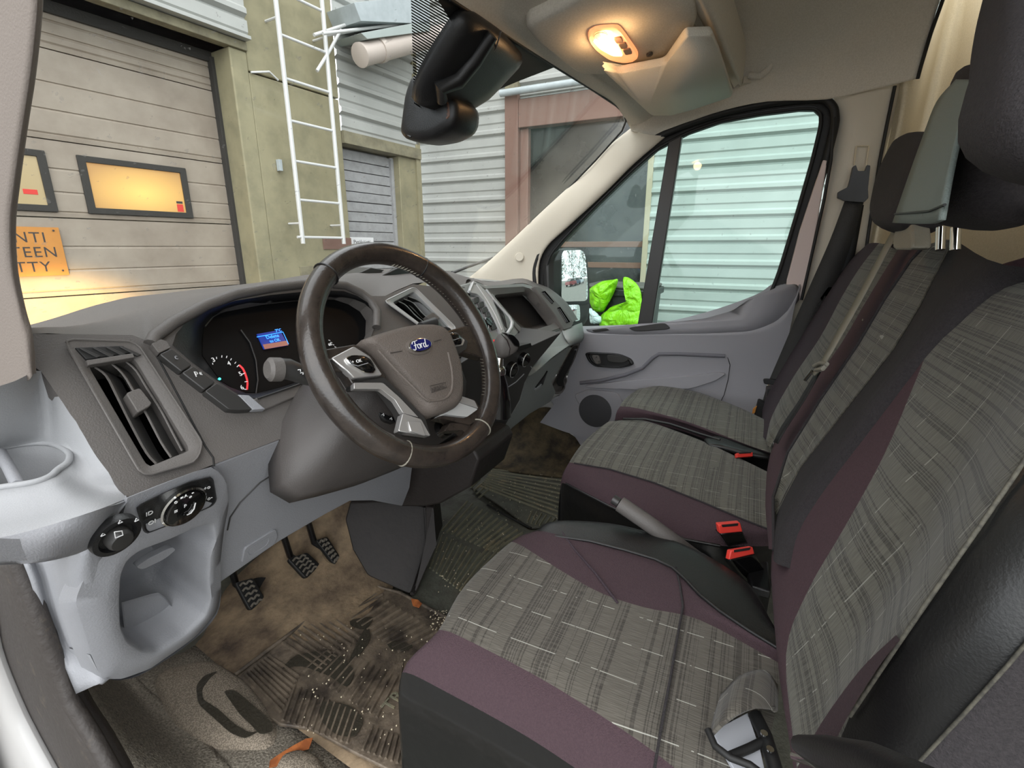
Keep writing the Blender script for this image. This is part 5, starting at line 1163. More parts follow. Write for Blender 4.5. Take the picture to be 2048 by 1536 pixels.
ar = prism('audio_remote', rnd(S2p.many([(738, 796), (764, 790), (800, 822), (792, 846), (770, 840), (750, 820)]), .15, 2), Wn_*-.03, 'plastic_black', co, bev=.003)
for x, y in ((753, 803), (764, 830), (771, 812), (780, 838)): tube('remote_mark', S2p.many([(x, y, .001), (x+3, y-3, .001), (x+4, y+2, .001)]), .0008, 'print_white', ar, seg=5)
tube('right_stalk', S1p.many([(868, 690), (890, 660), (868, 648), (842, 655)]), [.011, .012, .013, .010], 'plastic_vent', co, seg=12)
rev('ignition_lock', S2p(884, 858, -.02), Wn_, [(.018, 0), (.016, .012), (.008, .014)], 'gloss_black', co, seg=20)
# --- gear lever
gl2 = T('gear_lever', 'gear lever with grey sided glossy black knob and chrome collar', 'gear lever', V((-.02, .58, .60)))
GLp = Pl((-.06, .50, .75), (-.6, -.78, .1))
kb = [(1000, 668), (1010, 664), (1022, 668), (1032, 680), (1036, 694), (1030, 704), (1018, 712), (1006, 718), (994, 714), (990, 700), (992, 682)]
KBL = res(rnd(GLp.many(kb), .3, 2), 36)
loft('gear_knob', [scl(KBL, .6, None, GLp.n*.022), scl(KBL, .92, None, GLp.n*.014), KBL, scl(KBL, .97, None, GLp.n*-.018), scl(KBL, .6, None, GLp.n*-.028)], 'plastic_charcoal', gl2, cap0=True, sub=1, ang=180)
gt_ = res(rnd(GLp.many([(1006, 665), (1020, 667), (1034, 682), (1036, 694), (1024, 692), (1014, 678)], .008), .25, 2), 32)
loft('knob_cap', [scl(gt_, .8, None, GLp.n*.016), scl(gt_, 1, None, GLp.n*.012), scl(gt_, 1.0, None, GLp.n*-.012)], 'gloss_black', gl2, cap0=True)
tube('knob_trim', GLp.many([(1003, 668, .022), (1014, 680, .024), (1020, 696, .022), (1018, 712, .018)]), .0014, 'chrome', gl2, seg=8)
tube('collar', GLp.many([(999, 716, .004), (996, 734, .004)]), [.010, .013], 'chrome', gl2, seg=16)
rev('reverse_ring', GLp(997, 740, .004), (0, 0, 1), [(.010, -.012), (.017, -.010), (.018, 0), (.014, .008), (.009, .010)], 'chrome', gl2, seg=24)
tube('lever_gaiter', GLp.many([(996, 742, 0), (1000, 770, -.01), (1003, 800, -.02), (1000, 830, -.03)]), [.014, .019, .022, .028], 'gloss_black', gl2, seg=16)
# ================================================================== SEATS
S = Pl((0, -.08, .45), (0, .936, .353))        # plane of the backrests, off > 0 = forwards
def seat_rows(spec):
    """spec: list of (points, mode, value); mode z / s (backrest plane) / x"""
    out = []
    for pts, mo, v in spec:
        r = []
        for i, p in enumerate(pts):
            vv = v[i] if isinstance(v, (list, tuple)) else v
            r.append(Z(p[0], p[1], vv) if mo == 'z' else S(p[0], p[1], vv) if mo == 's' else X(p[0], p[1], vv))
        out.append(r)
    return out
def with_front(rows, dz, dy, low):
    """adds a rolled front edge and a drop in front of the first column"""
    out = []
    for r in rows:
        p = r[0]; out.append([V((p.x, p.y+dy*.7, low)), V((p.x, p.y+dy, (p.z+low)/2)), V((p.x, p.y+dy*.8, p.z-dz))]+r)
    return out
def side(row, dx, low): return [V((p.x+dx, p.y, low)) for p in row]
# ---------------------------------------------------------------- driver's seat
ds = T('driver_seat', 'near driver seat in grey plaid cloth with plum velour edges', 'seat', V((-.45, .1, .08)))
r1 = [(812, 1345), (900, 1388), (1040, 1465), (1150, 1536), (1300, 1640), (1500, 1800)]
r2 = [(885, 1260), (965, 1295), (1090, 1362), (1200, 1430), (1310, 1505), (1450, 1620)]
r3 = [(940, 1170), (1040, 1215), (1160, 1275), (1280, 1340), (1400, 1420), (1530, 1510)]
r4 = [(1030, 1085), (1120, 1140), (1200, 1185), (1290, 1215), (1400, 1240), (1565, 1330)]
r5 = [(1075, 1062), (1150, 1078), (1250, 1102), (1345, 1135), (1430, 1215), (1562, 1300)]
r6 = [(1108, 1049), (1180, 1046), (1270, 1058), (1400, 1105), (1500, 1170), (1556, 1275)]
R = seat_rows([(r1, 'z', .375), (r2, 'z', .43), (r3, 'z', .438), (r4, 'z', .44), (r5, 'z', .445), (r6, 'z', .435)])
R = [side(R[0], -.01, .10), side(R[0], -.012, .25)]+R+[side(R[-1], .005, .30), side(R[-1], .005, .10)]
R = with_front(R, .03, .012, .10)
def first(row, k): row[k] = row[k]
grid(['base_cover']*2+['seat_edge', 'cushion', 'cushion', 'seat_stripe', 'side_cover', 'base_cover_inner', 'base_cover_inner'], R,
     ['leather_base']*2+['velour', 'cloth_pale', 'cloth_pale', 'velour', 'leather_black', 'leather_black', 'leather_black'], ds, nu=5, nv=4)
tube('cushion_seam', [Z(x, y, z) for x, y, z in ((1352, 1135, .449), (1360, 1170, .447), (1366, 1212, .445), (1352, 1290, .443), (1340, 1360, .442), (1325, 1440, .441), (1310, 1530, .440), (1300, 1600, .438))], .0018, 'cloth_dark', ds)
tube('piping', [Z(x, y, z+.004) for x, y, z in ((1110, 1072, .441), (1180, 1082, .444), (1250, 1100, .447), (1310, 1118, .448), (1345, 1135, .449), (1372, 1160, .447), (1400, 1190, .446), (1440, 1222, .445), (1500, 1262, .444), (1556, 1296, .444))], .0028, 'leather_black', ds)
tube('stripe_fold', [Z(x, y, z+.002) for x, y, z in ((1122, 1062, .443), (1150, 1100, .443), (1190, 1145, .442), (1235, 1205, .441))], .0022, 'velour_dark', ds)
# lifted torn cover at the back corner, pale lining under it
lf = [[(1440, 1390, .455), (1480, 1350, .475), (1530, 1340, .47), (1556, 1370, .455)], [(1425, 1440, .46), (1465, 1400, .495), (1520, 1395, .49), (1556, 1420, .465)], [(1418, 1470, .458), (1450, 1440, .49), (1500, 1418, .495), (1548, 1420, .47)]]
grid('lifted_flap', [[Z(*q) for q in r] for r in lf], 'cloth_pale', ds, nu=4, nv=4, thick=.004)
pm('lining', (168, 170, 176), .9)
prism('lining_patch', [Z(1424, 1462, .45), Z(1496, 1424, .452), Z(1520, 1500, .45), Z(1535, 1560, .44), Z(1480, 1560, .44)], (0, 0, -.006), 'lining', ds, bev=.001)
tube('flap_cord', [Z(x, y, .462) for x, y in ((1416, 1460), (1430, 1492), (1460, 1515), (1500, 1530), (1540, 1560))], .004, 'rubber_black', ds)
tube('lining_tape', [Z(x, y, .456) for x, y in ((1462, 1512), (1500, 1496), (1528, 1482))], .005, 'rubber_black', ds)
tube('cover_hooks', [Z(x, y, .456) for x, y in ((1510, 1430), (1530, 1470), (1545, 1520), (1556, 1560))], .008, 'rubber_black', ds)
for x, y in ((1528, 1468), (1540, 1500)): rev('cover_eyelet', Z(x, y, .466), (0, 0, 1), [(.004, 0), (.004, .002)], 'chrome', ds, seg=10)
pm('piping', (86, 83, 73), .8, var=(160, (60, 58, 52), .4, .6))
# backrest
E1 = [(1600, 1560), (1556, 1300), (1543, 1110), (1575, 965), (1680, 840), (1785, 730), (1862, 616), (1965, 545), (2070, 508)]
E2 = [(1600, 1590), (1572, 1310), (1615, 1183), (1687, 1058), (1768, 910), (1832, 760), (1887, 632), (1978, 562), (2085, 525)]
E3 = [(1625, 1600), (1660, 1350), (1740, 1230), (1830, 1090), (1900, 960), (1960, 830), (2020, 710), (2090, 620), (2150, 570)]
E4 = [(1640, 1600), (1700, 1432), (1789, 1299), (1884, 1161), (1960, 1052), (2030, 950), (2100, 840), (2180, 730), (2260, 650)]
E5 = [(1760, 1620), (1840, 1522), (1926, 1430), (2016, 1330), (2100, 1230), (2180, 1120), (2260, 1000), (2330, 880), (2400, 780)]
E6 = [(1960, 1700), (2060, 1560), (2140, 1460), (2230, 1350), (2310, 1240), (2390, 1120), (2450, 1000), (2520, 880), (2560, 780)]
B = seat_rows([(E1, 's', -.01), (E2, 's', [.0, .01, .015, .015, .015, .012, .01, 0, -.02]), (E3, 's', [0, .0, .0, .0, .0, .0, 0, -.005, -.03]), (E4, 's', [0, .01, .03, .035, .035, .03, .02, .0, -.03]), (E5, 's', [-.02, -.01, -.005, .0, 0, -.0, -.02, -.04, -.06]), (E6, 's', -.06)])
Bi = [[p+V((.01, -.09, 0)) for p in B[0]], [p+V((.012, -.04, 0)) for p in B[0]]]
grid(['back_shell']+['side_bolster', 'side_bolster', 'backrest', 'backrest', 'leather_bolster', 'outer_bolster'], Bi+B, ['cloth_dark', 'velour_back_lift', 'velour_back_lift', 'cloth', 'cloth', 'leather_black', 'cloth_dark'], ds, nu=5, nv=4)
tube('bolster_piping', [S(x, y, o+.003) for (x, y), o in zip(E4[1:7], (.01, .03, .035, .035, .03, .02))], .0016, 'piping', ds)
tube('outer_piping', [S(x, y, o+.002) for (x, y), o in zip(E5[1:6], (-.01, -.005, 0, 0, 0))], .0012, 'piping', ds)
grid('bolster_stripe', [[S(x, y, .040) for x, y in ((1640, 1545), (1700, 1425), (1760, 1330), (1800, 1280))], [S(x, y, .030) for x, y in ((1590, 1545), (1640, 1450), (1720, 1340), (1792, 1270))]], 'velour', ds, nu=2, nv=4)
# tilt lever at the corner
tube('recline_lever', [S(1600, 1490, .06), S(1660, 1512, .07), S(1760, 1545, .08), S(1900, 1620, .09)], [.007, .012, .014, .014], 'plastic_black', ds)
tube('recline_rod', [S(1590, 1512, .055), S(1620, 1520, .055), S(1660, 1540, .05)], .004, 'chrome', ds)
# headrest, mostly past the frame edge
Hn = V((0, .95, .25))
HRp = Pl((0, -.20, 1.15), (0, .97, .25))
dh1 = [(2090, -40), (2074, 50), (2068, 140), (2072, 220), (2080, 280), (2086, 330), (2030, 366), (2075, 384), (2150, 380), (2230, 320), (2250, 200), (2240, 60), (2200, -60), (2100, -90)]
puff('headrest', res(rnd(HRp.many(dh1), .25, 2), 48), Hn, .11, 'cloth_dark', ds, ins=.82)
for x in (2070, 2120): tube('headrest_post', [HRp(x, 360, -.02), S(x+20, 560, -.04)], .007, 'chrome', ds)
# ---------------------------------------------------------------- middle seat
ms = T('bench_seat', 'middle seat of the passenger bench in grey plaid cloth with plum band', 'seat', V((.2, .1, .08)))
m1 = [(1132, 968), (1219, 1013), (1300, 1050), (1369, 1079), (1440, 1092), (1556, 1092)]
m2 = [(1148, 926), (1219, 938), (1308, 965), (1410, 1006), (1480, 1036), (1556, 1066)]
m3 = [(1182, 880), (1260, 888), (1345, 914), (1430, 950), (1505, 985), (1562, 1018)]
m4 = [(1229, 842), (1285, 841), (1349, 861), (1416, 887), (1472, 913), (1552, 952)]
Rm = seat_rows([(m1, 'z', .38), (m2, 'z', .43), (m3, 'z', .438), (m4, 'z', .43)])
Rm = [side(Rm[0], .012, .10), side(Rm[0], .0, .24)]+Rm+[side(Rm[-1], .012, .38), side(Rm[-1], .012, .2)]
Rm = with_front(Rm, .02, .02, .10)
grid(['base_cover']*2+['seat_edge', 'cushion', 'cushion', 'cushion_side', 'cushion_side'], Rm, ['leather_base']*2+['velour', 'cloth', 'cloth', 'velour_dark', 'leather_base'], ms, nu=5, nv=4)
tube('piping', [Z(x, y, .382) for x, y in m1[:5]], .0035, 'leather_black', ms)
tube('edge_seam', [Z(x, y, .432) for x, y in m2], .0018, 'cloth_dark', ms)
M1 = [(1545, 1100), (1535, 985), (1548, 890), (1600, 790), (1680, 680), (1738, 585), (1782, 512), (1800, 498)]
M2 = [(1548, 1100), (1546, 995), (1575, 905), (1640, 800), (1715, 690), (1768, 600), (1822, 520), (1850, 490)]
M3 = [(1550, 1110), (1552, 1030), (1600, 935), (1690, 820), (1785, 700), (1840, 610), (1880, 530), (1905, 480)]
M4 = [(1560, 1130), (1575, 1060), (1620, 985), (1700, 880), (1800, 750), (1880, 650), (1950, 570), (2010, 530)]
Bm = seat_rows([(M1, 's', -.02), (M2, 's', .012), (M3, 's', [.0, .0, 0, 0, 0, 0, 0, -.01]), (M4, 's', .02)])
Bm = [[p+V((.01, -.10, 0)) for p in Bm[0]]]+Bm+[[p+V((-.01, -.10, 0)) for p in Bm[-1]]]
grid(['side_bolster', 'side_bolster', 'backrest', 'near_bolster', 'near_bolster'], Bm, ['velour_back_lift', 'velour_back_lift', 'cloth', 'cloth_dark', 'cloth_dark'], ms, nu=5, nv=4)
tube('back_seam', [S(x, y, .014) for x, y in M2], .003, 'cloth_dark', ms)
tube('back_fold', [S(x, y, .004) for x, y in ((1728, 640), (1738, 655), (1752, 664), (1768, 676))], .004, 'cloth', ms)
tube('near_seam', [S(x, y, .002) for x, y in M3], .0014, 'piping', ms)
HR2 = Pl((0, -.22, 1.1), (0, .97, .25))
mh1 = [(1978, 165), (1945, 200), (1920, 260), (1900, 340), (1878, 420), (1880, 452), (1930, 460), (2000, 445), (2030, 400), (2050, 320), (2060, 200), (2020, 120), (1980, 130)]
puff('headrest', res(rnd(HR2.many(mh1), .2, 2), 48), Hn, .09, 'cloth_dark', ms, ins=.88)
gr = [[HR2(x, y, o) for x, y, o in ((1958, 156, .02), (1916, 200, .02), (1891, 262, .02), (1860, 350, .02), (1828, 446, .02))], [HR2(x, y, o) for x, y, o in ((1950, 160, .05), (1930, 200, .05), (1910, 262, .052), (1885, 350, .052), (1860, 448, .05))], [HR2(x, y, o) for x, y, o in ((1950, 160, .062), (1938, 205, .062), (1925, 270, .064), (1908, 350, .064), (1892, 440, .062))]]
gr[0] = [p+V((.0, .02, 0)) for p in gr[0]]
grid('headrest_cover_strip', gr, 'cover_teal', ms, nu=4, nv=4, thick=.004)
tube('strip_hem', [gr[0][4]+V((0, .003, .012)), gr[1][4]+V((0, .003, .012)), gr[2][4]+V((0, .003, .012))], .0012, 'rubber_black', ms)
for x in (1882, 1912): tube('headrest_post', [HR2(x, 455, -.03), HR2(x-2, 500, -.04)], .006, 'chrome', ms)
prism('belt_guide', rnd([HR2(1796, 415, -.02), HR2(1822, 420, -.02), HR2(1826, 500, -.02), HR2(1782, 500, -.02)], .2, 2), (.02, -.03, 0), 'belt_tan', ms, bev=.004)
# ---------------------------------------------------------------- window seat
pz = T('window_seat', 'far window seat of the bench beside the passenger door', 'seat', V((.7, .1, .08)))
p1 = [(1238, 840), (1300, 848), (1364, 862), (1430, 886), (1490, 902), (1548, 926)]
p2 = [(1247, 813), (1290, 820), (1364, 840), (1430, 864), (1490, 888), (1548, 908)]
p3 = [(1262, 795), (1330, 800), (1400, 818), (1460, 842), (1505, 862), (1545, 882)]
p4 = [(1290, 776), (1330, 772), (1393, 784), (1440, 800), (1481, 816), (1542, 845)]
Rp = seat_rows([(p1, 'z', .40), (p2, 'z', .445), (p3, 'z', .452), (p4, 'z', .452)])
Rp = [side(Rp[0], .0, .2)]+Rp+[[p+V((.02, 0, -.06)) for p in Rp[-1]]]
Rp = with_front(Rp, .02, .02, .12)
grid(['cushion_side', 'seat_edge', 'cushion', 'cushion', 'cushion'], Rp, ['leather_black', 'velour', 'cloth', 'cloth', 'cloth'], pz, nu=4, nv=4)
tube('piping', [Z(x, y, .44) for x, y in ((1246, 838), (1290, 838), (1340, 848), (1400, 868), (1440, 880))], .004, 'leather_black', pz)
cg = puff('bench_gap_cover', rnd([Z(x, y, .43) for x, y in ((1405, 878), (1440, 872), (1500, 888), (1548, 902), (1545, 918), (1490, 910), (1440, 896), (1415, 892))], .2, 2), (0, 0, 1), .02, 'leather_black', pz)
Q1 = [(1528, 870), (1530, 800), (1562, 720), (1600, 650), (1650, 580), (1700, 522), (1738, 488)]
Q2 = [(1532, 880), (1545, 830), (1588, 752), (1640, 675), (1684, 593), (1720, 535), (1758, 486)]
Q3 = [(1538, 900), (1560, 860), (1620, 780), (1680, 700), (1725, 620), (1760, 560), (1795, 500)]
Bq = seat_rows([(Q1, 's', -.02), (Q2, 's', .012), (Q3, 's', 0)])
Bq = [[p+V((.01, -.10, 0)) for p in Bq[0]]]+Bq
grid(['side_bolster', 'side_bolster', 'backrest'], Bq, ['velour_dark', 'velour_dark', 'cloth'], pz, nu=5, nv=4)
HR3 = Pl((0, -.24, 1.05), (0, .97, .25))
ph = [(1812, 300), (1826, 276), (1855, 264), (1880, 264), (1894, 280), (1890, 320), (1872, 390), (1852, 440), (1830, 466), (1792, 470), (1776, 456), (1772, 430), (1782, 370), (1798, 325)]
puff('headrest', res(rnd(HR3.many(ph), .2, 2), 40), Hn, .09, 'cloth_dark', pz, ins=.9)
# ---------------------------------------------------------------- buckles, belts, brake lever
def buckle(name, lab, px, base, w, grp=None):
    """px: four corners of the red face (top left, top right, bottom right, bottom left), base: where the stalk vanishes"""
    t = T(name, lab, 'buckle', Z(base[0], base[1], .33))
    L = [Z(x, y, z) for x, y, z in px]
    nrm = (L[1]-L[0]).cross(L[3]-L[0]).normalized()
    if nrm.dot(CAM-L[0]) < 0: nrm = -nrm
    prism('release_button', L, nrm*-.012, 'red', t, bev=.002)
    b0 = [L[3], L[2]]; d = Z(base[0], base[1], .33)-(L[3]+L[2])*.5
    prism('buckle_body', [L[3]+nrm*.002, L[2]+nrm*.002, L[2]+d, L[3]+d], nrm*-.022, 'gloss_black', t, bev=.003)
    prism('buckle_slot', [L[0].lerp(L[1], .12)+(L[0]-L[3])*.02+nrm*.0005, L[0].lerp(L[1], .88)+(L[0]-L[3])*.02+nrm*.0005, L[0].lerp(L[1], .85)+(L[3]-L[0])*.25+nrm*.0005, L[0].lerp(L[1], .15)+(L[3]-L[0])*.25+nrm*.0005], nrm*.0008, 'rubber_black', t, bev=0)
    return t
buckle('belt_buckle', 'red topped belt buckle leaning on the middle seat, upper of the near pair', [(1437, 1050, .475), (1481, 1046, .475), (1486, 1064, .455), (1440, 1068, .455)], (1485, 1105), .03)
buckle('belt_buckle', 'red topped belt buckle beside the driver seat, lower of the near pair', [(1462, 1101, .46), (1506, 1094, .46), (1510, 1108, .445), (1458, 1120, .445)], (1520, 1165), .03)
buckle('belt_buckle', 'small red topped belt buckle between the two bench cushions', [(1473, 906, .45), (1506, 904, .45), (1506, 913, .44), (1474, 915, .44)], (1500, 930), .03)
prism('buckle_anchor', [Z(x, y, .36) for x, y in ((1488, 1140), (1534, 1138), (1540, 1200), (1500, 1190))], (0, 0, .02), 'plastic_black', ds, bev=.004)
hb = T('handbrake_lever', 'charcoal handbrake lever between driver seat and bench', 'lever', Z(1400, 1110, .3))
tube('lever', [Z(1400, 1122, .36), Z(1340, 1078, .44), Z(1290, 1042, .47), Z(1240, 1008, .49)], [.016, .016, .0165, .0165], 'plastic_charcoal', hb, seg=16)
tube('release_knob', [Z(1238, 1006, .49), Z(1226, 998, .495)], .010, 'plastic_vent', hb, seg=14)
tube('lever_base', [Z(1400, 1122, .36), Z(1430, 1150, .28)], [.018, .03], 'plastic_black', hb, seg=14)
def strap(name, pts, w, mat, parent, th=.0015):
    """flat webbing through 3D points, width w along its own side direction (list of unit vectors or one)"""
    P = [p for p, _ in pts]; ws = [d.normalized() for _, d in pts]
    return grid(name, [[p-d*(w/2) for p, d in zip(P, ws)], [p+d*(w/2) for p, d in zip(P, ws)]], mat, parent, nu=1, nv=6, thick=th)[0]
# passenger's belt on the B pillar
sb = T('seat_belt', 'black lap and shoulder belt hanging from the pillar by the passenger window', 'seat belt', X(1700, 380, .93))
BL = Pl((.90, 0, 0), (-1, 0, 0))
def BLP(pts, off=0): return [BL(x, y, off) for x, y in pts]
Lw = BLP([(1690, 400), (1660, 480), (1625, 560), (1590, 640), (1560, 710), (1535, 770), (1518, 830)]); Rw = BLP([(1728, 402), (1708, 470), (1675, 560), (1640, 640), (1610, 700), (1578, 762), (1560, 830)])
grid('webbing', [Lw, Rw], 'belt', sb, nu=2, nv=4, thick=.002)
grid('webbing_back', [BLP([(1706, 410), (1690, 500), (1660, 575), (1650, 600)], -.02), BLP([(1728, 410), (1712, 500), (1700, 550), (1690, 580)], -.02)], 'rubber_black', sb, nu=2, nv=3, thick=.002)
prism('belt_anchor', rnd(BLP([(1706, 333), (1712, 330), (1716, 342), (1730, 342), (1734, 330), (1741, 331), (1738, 360), (1736, 378), (1737, 396), (1728, 405), (1690, 402), (1675, 396), (1676, 384), (1696, 374), (1702, 352)], .02), .15, 2), (.02, 0, 0), 'plastic_black', sb, bev=.003)
tube('anchor_slide', BLP([(1713, 292), (1738, 292), (1733, 330)], -.02), .002, 'trim_tan', sb)
tube('anchor_slide', BLP([(1713, 292), (1708, 330)], -.02), .002, 'trim_tan', sb)
prism('belt_tongue', rnd(BLP([(1532, 770), (1556, 768), (1552, 790), (1546, 796), (1544, 812), (1528, 812), (1530, 796)], .012), .15, 2), (.003, 0, 0), 'chrome', sb, bev=.001)
prism('tongue_hole', BLP([(1535, 778), (1545, 778), (1541, 795), (1533, 795)], .0125), (.0008, 0, 0), 'rubber_black', sb, bev=0)
prism('tongue_grip', rnd(BLP([(1526, 758), (1562, 760), (1558, 772), (1528, 768)], .014), .2, 2), (.012, 0, 0), 'plastic_black', sb, bev=.002)
wf_ = T('far_belt_buckle', 'black buckle with an orange tip low beside the window seat', 'buckle', X(1520, 820, .85))
wf_.name = 'belt_buckle'
prism('buckle_body', rnd([X(x, y, .86) for x, y in ((1516, 800), (1546, 812), (1540, 850), (1508, 832))], .1, 2), (.03, 0, 0), 'rubber_black', wf_, bev=.003)
prism('orange_tip', [X(x, y, .855) for x, y in ((1506, 818), (1514, 812), (1510, 826), (1504, 828))], (.01, 0, 0), 'sign_orange', wf_, bev=.001)
# middle belt, tan webbing across the bench back
mb = T('seat_belt', 'narrow tan webbing belt running down the middle backrest with chrome tongue', 'seat belt', S(1800, 440, .06))
grid('webbing', [[S(x, y, .045) for x, y in ((1793, 448), (1760, 510), (1720, 585), (1680, 655), (1640, 728), (1622, 748))], [S(x, y, .045) for x, y in ((1808, 446), (1773, 510), (1732, 587), (1692, 658), (1650, 730), (1630, 752))]], 'belt_tan', mb, nu=2, nv=3, thick=.002)
tube('belt_knot', [S(x, y, .052) for x, y in ((1628, 732), (1640, 726), (1654, 728), (1646, 738), (1632, 740))], .004, 'belt_tan', mb)
grid('lap_webbing', [[S(x, y, .035) for x, y in ((1634, 742), (1600, 800), (1566, 850), (1548, 885))], [S(x, y, .035) for x, y in ((1642, 744), (1608, 804), (1574, 856), (1556, 888))]], 'rubber_black', mb, nu=2, nv=3, thick=.002)
tube('belt_tongue', [S(1624, 742, .052), S(1610, 760, .052)], .004, 'chrome', mb)
prism('pillar_pocket', BLP([(1655, 572), (1690, 570), (1660, 620), (1612, 660), (1628, 610)], -.0), (.03, 0, 0), 'door_grey', sd, bev=.004)
# ================================================================== FLOOR
fz = .05
fl = T('floor', None, None, (0, .6, .0), kind='structure')
bx('floor_pan', (-.93, -.64, -.02), (1.0, 1.5, fz-.012), 'floor_rubber', fl, bev=0)
def FZ(pts, z=fz): return [Z(x, y, z) for x, y in pts]
# driver's footwell carpet: dirty, rising to the front
cp = [[(150, 1400, .05), (270, 1560, .05), (420, 1750, .05)], [(250, 1340, .055), (420, 1500, .055), (560, 1640, .055)], [(390, 1290, .055), (520, 1400, .055), (760, 1580, .053)], [(450, 1180, .07), (560, 1250, .07), (800, 1400, .05)], [(520, 1110, .12), (660, 1110, .12), (780, 1190, .06)], [(620, 1040, .2), (720, 1040, .2), (840, 1100, .1)], [(700, 980, .3), (760, 980, .3), (860, 1020, .2)]]
grid(['carpet', 'carpet', 'footwell_lining', 'footwell_lining', 'footwell_lining', 'footwell_lining'], [[Z(*p) for p in r] for r in cp], ['floor_carpet', 'floor_carpet', 'floor_dirt', 'floor_dirt', 'floor_dirt', 'floor_dirt'], fl, nu=5, nv=5, thick=.01, solo=-1)
bx('bulkhead', (-.9, 1.34, .0), (.98, 1.38, .7), 'floor_dirt', fl, bev=0)
# sill side: carpeted step, seal and white body
PX = Pl((-.86, 0, 0), (-1, 0, 0))
grid('sill_carpet', [[X(x, y, -.83) for x, y in ((152, 1375), (180, 1420), (215, 1480), (262, 1560))], [Z(x, y, .07) for x, y in ((210, 1345), (260, 1400), (330, 1480), (400, 1560))], [Z(x, y, .052) for x, y in ((250, 1330), (300, 1385), (380, 1450), (460, 1540))]], 'floor_carpet', fl, nu=4, nv=4, thick=.006)
se = T('trim_5', None, None, (-.9, .7, .1), kind='structure')
sc1 = [(30, 1110), (60, 1180), (100, 1290), (140, 1400), (190, 1480), (240, 1570)]
sc2 = [(10, 1120), (28, 1180), (60, 1290), (100, 1400), (145, 1480), (200, 1570)]
sc3 = [(-30, 1120), (-10, 1180), (8, 1290), (50, 1400), (90, 1480), (140, 1570)]
pm('seal_dirty', (58, 53, 50), .6, bump=(90, .5), var=(22, (104, 93, 78), .60, .85))
grid(['door_seal', 'door_seal', 'sill_paint', 'sill_paint'], [[X(x+22, y-6, -.86) for x, y in sc1], [X(x, y, -.885) for x, y in sc1], [X(x, y, -.875) for x, y in sc3], [X(x-40, y+10, -.90) for x, y in sc3], [X(x-220, y+40, -.93) for x, y in sc3]], ['seal_dirty', 'seal_dirty', 'paint_white', 'paint_white'], se, nu=4, nv=4, thick=.01)
tube('seal_lip', [X(x, y, -.889) for x, y in sc1], .010, 'seal_dirty', se)
tube('seal_lip', [X(x, y, -.884) for x, y in sc2], .008, 'rubber_black', se)
# raised dead pedal hump with the wet shoe print
m, n, l, b = nt('hump_carpet'); t = n.new('ShaderNodeTexCoord')
q = n.new('ShaderNodeTexNoise'); q.inputs['Scale'].default_value = 380; q.inputs['Detail'].default_value = 4; l.new(t.outputs['Object'], q.inputs[0])
c1_ = mixc(n, l, mth(n, l, 'GREATER_THAN', q.outputs['Fac'], .5), s2l((150, 138, 122)), s2l((118, 108, 95)))
l.new(c1_, b.inputs['Base Color']); b.inputs['Roughness'].default_value = .95
u = n.new('ShaderNodeBump'); u.inputs['Strength'].default_value = .8; u.inputs['Distance'].default_value = .004; l.new(q.outputs['Fac'], u.inputs['Height']); l.new(u.outputs[0], b.inputs['Normal']); MATS['hump_carpet'] = m
hp = [[(380, 1350), (460, 1350), (510, 1390)], [(390, 1420), (480, 1420), (540, 1440)], [(430, 1475), (500, 1480), (548, 1470)]]
HL = res(rnd(FZ([(300, 1350), (420, 1320), (500, 1370), (545, 1430), (556, 1470), (540, 1500), (500, 1500), (420, 1500), (340, 1450)], .055), .3, 3), 48)
loft('carpet_hump', [HL, scl(HL, .93, None, (0, 0, .012)), scl(HL, .8, None, (0, 0, .022)), scl(HL, .4, None, (0, 0, .026))], 'hump_carpet', fl, ang=180)
H2 = res(rnd(FZ([(545, 1545), (560, 1518), (600, 1506), (640, 1520), (660, 1560), (600, 1600)], .055), .3, 3), 32)
loft('carpet_hump', [H2, scl(H2, .9, None, (0, 0, .014)), scl(H2, .7, None, (0, 0, .024)), scl(H2, .3, None, (0, 0, .028))], 'hump_carpet', fl, ang=180)
pm('wet', (58, 54, 46), .3, bump=(150, .5))
ring = rnd(FZ([(392, 1372), (408, 1352), (436, 1342), (420, 1356), (404, 1378), (406, 1400), (436, 1418), (470, 1450), (500, 1466), (520, 1462), (490, 1478), (460, 1466), (425, 1434), (396, 1408)], .0815), .25, 2)
w1 = prism('wet_print', ring, (0, 0, .0012), 'wet', fl, bev=0)
w2_ = prism('wet_print', rnd(FZ([(446, 1382), (470, 1380), (505, 1410), (545, 1446), (546, 1464), (520, 1470), (498, 1446), (480, 1430), (466, 1410)], .083), .3, 2), (0, 0, .0012), 'wet', fl, bev=0)
# rubber mats with moulded ribs
def mat_(name, lab, pts, z, mt, th=.008, edge=.006):
    t = T(name, lab, 'floor mat', ctr(FZ(pts, z)))
    L = rnd(FZ(pts, z), .06, 2); prism('mat_sheet', L, (0, 0, -th), mt, t, bev=.002)
    return t, L
def ribs(t, quads, z, mt, h=.006, w=.0034):
    vs = []; fs = []
    for (a, b, c, d), n_ in quads:
        for i in range(n_):
            f = (i+.5)/n_
            p = Z(a[0]+(b[0]-a[0])*f, a[1]+(b[1]-a[1])*f, z); q = Z(d[0]+(c[0]-d[0])*f, d[1]+(c[1]-d[1])*f, z)
            dr_ = (q-p).normalized(); s = V((-dr_.y, dr_.x, 0))*w; k = len(vs); up = V((0, 0, h))
            vs += [p-s, p+s, q+s, q-s, p-s*.5+up, p+s*.5+up, q+s*.5+up, q-s*.5+up]
            fs += [[k+4, k+5, k+6, k+7], [k, k+1, k+5, k+4], [k+1, k+2, k+6, k+5], [k+2, k+3, k+7, k+6], [k+3, k, k+4, k+7]]
    o = M('mat_ribs', vs, fs, mt, t, smooth=False); o['kind'] = 'stuff'; return o
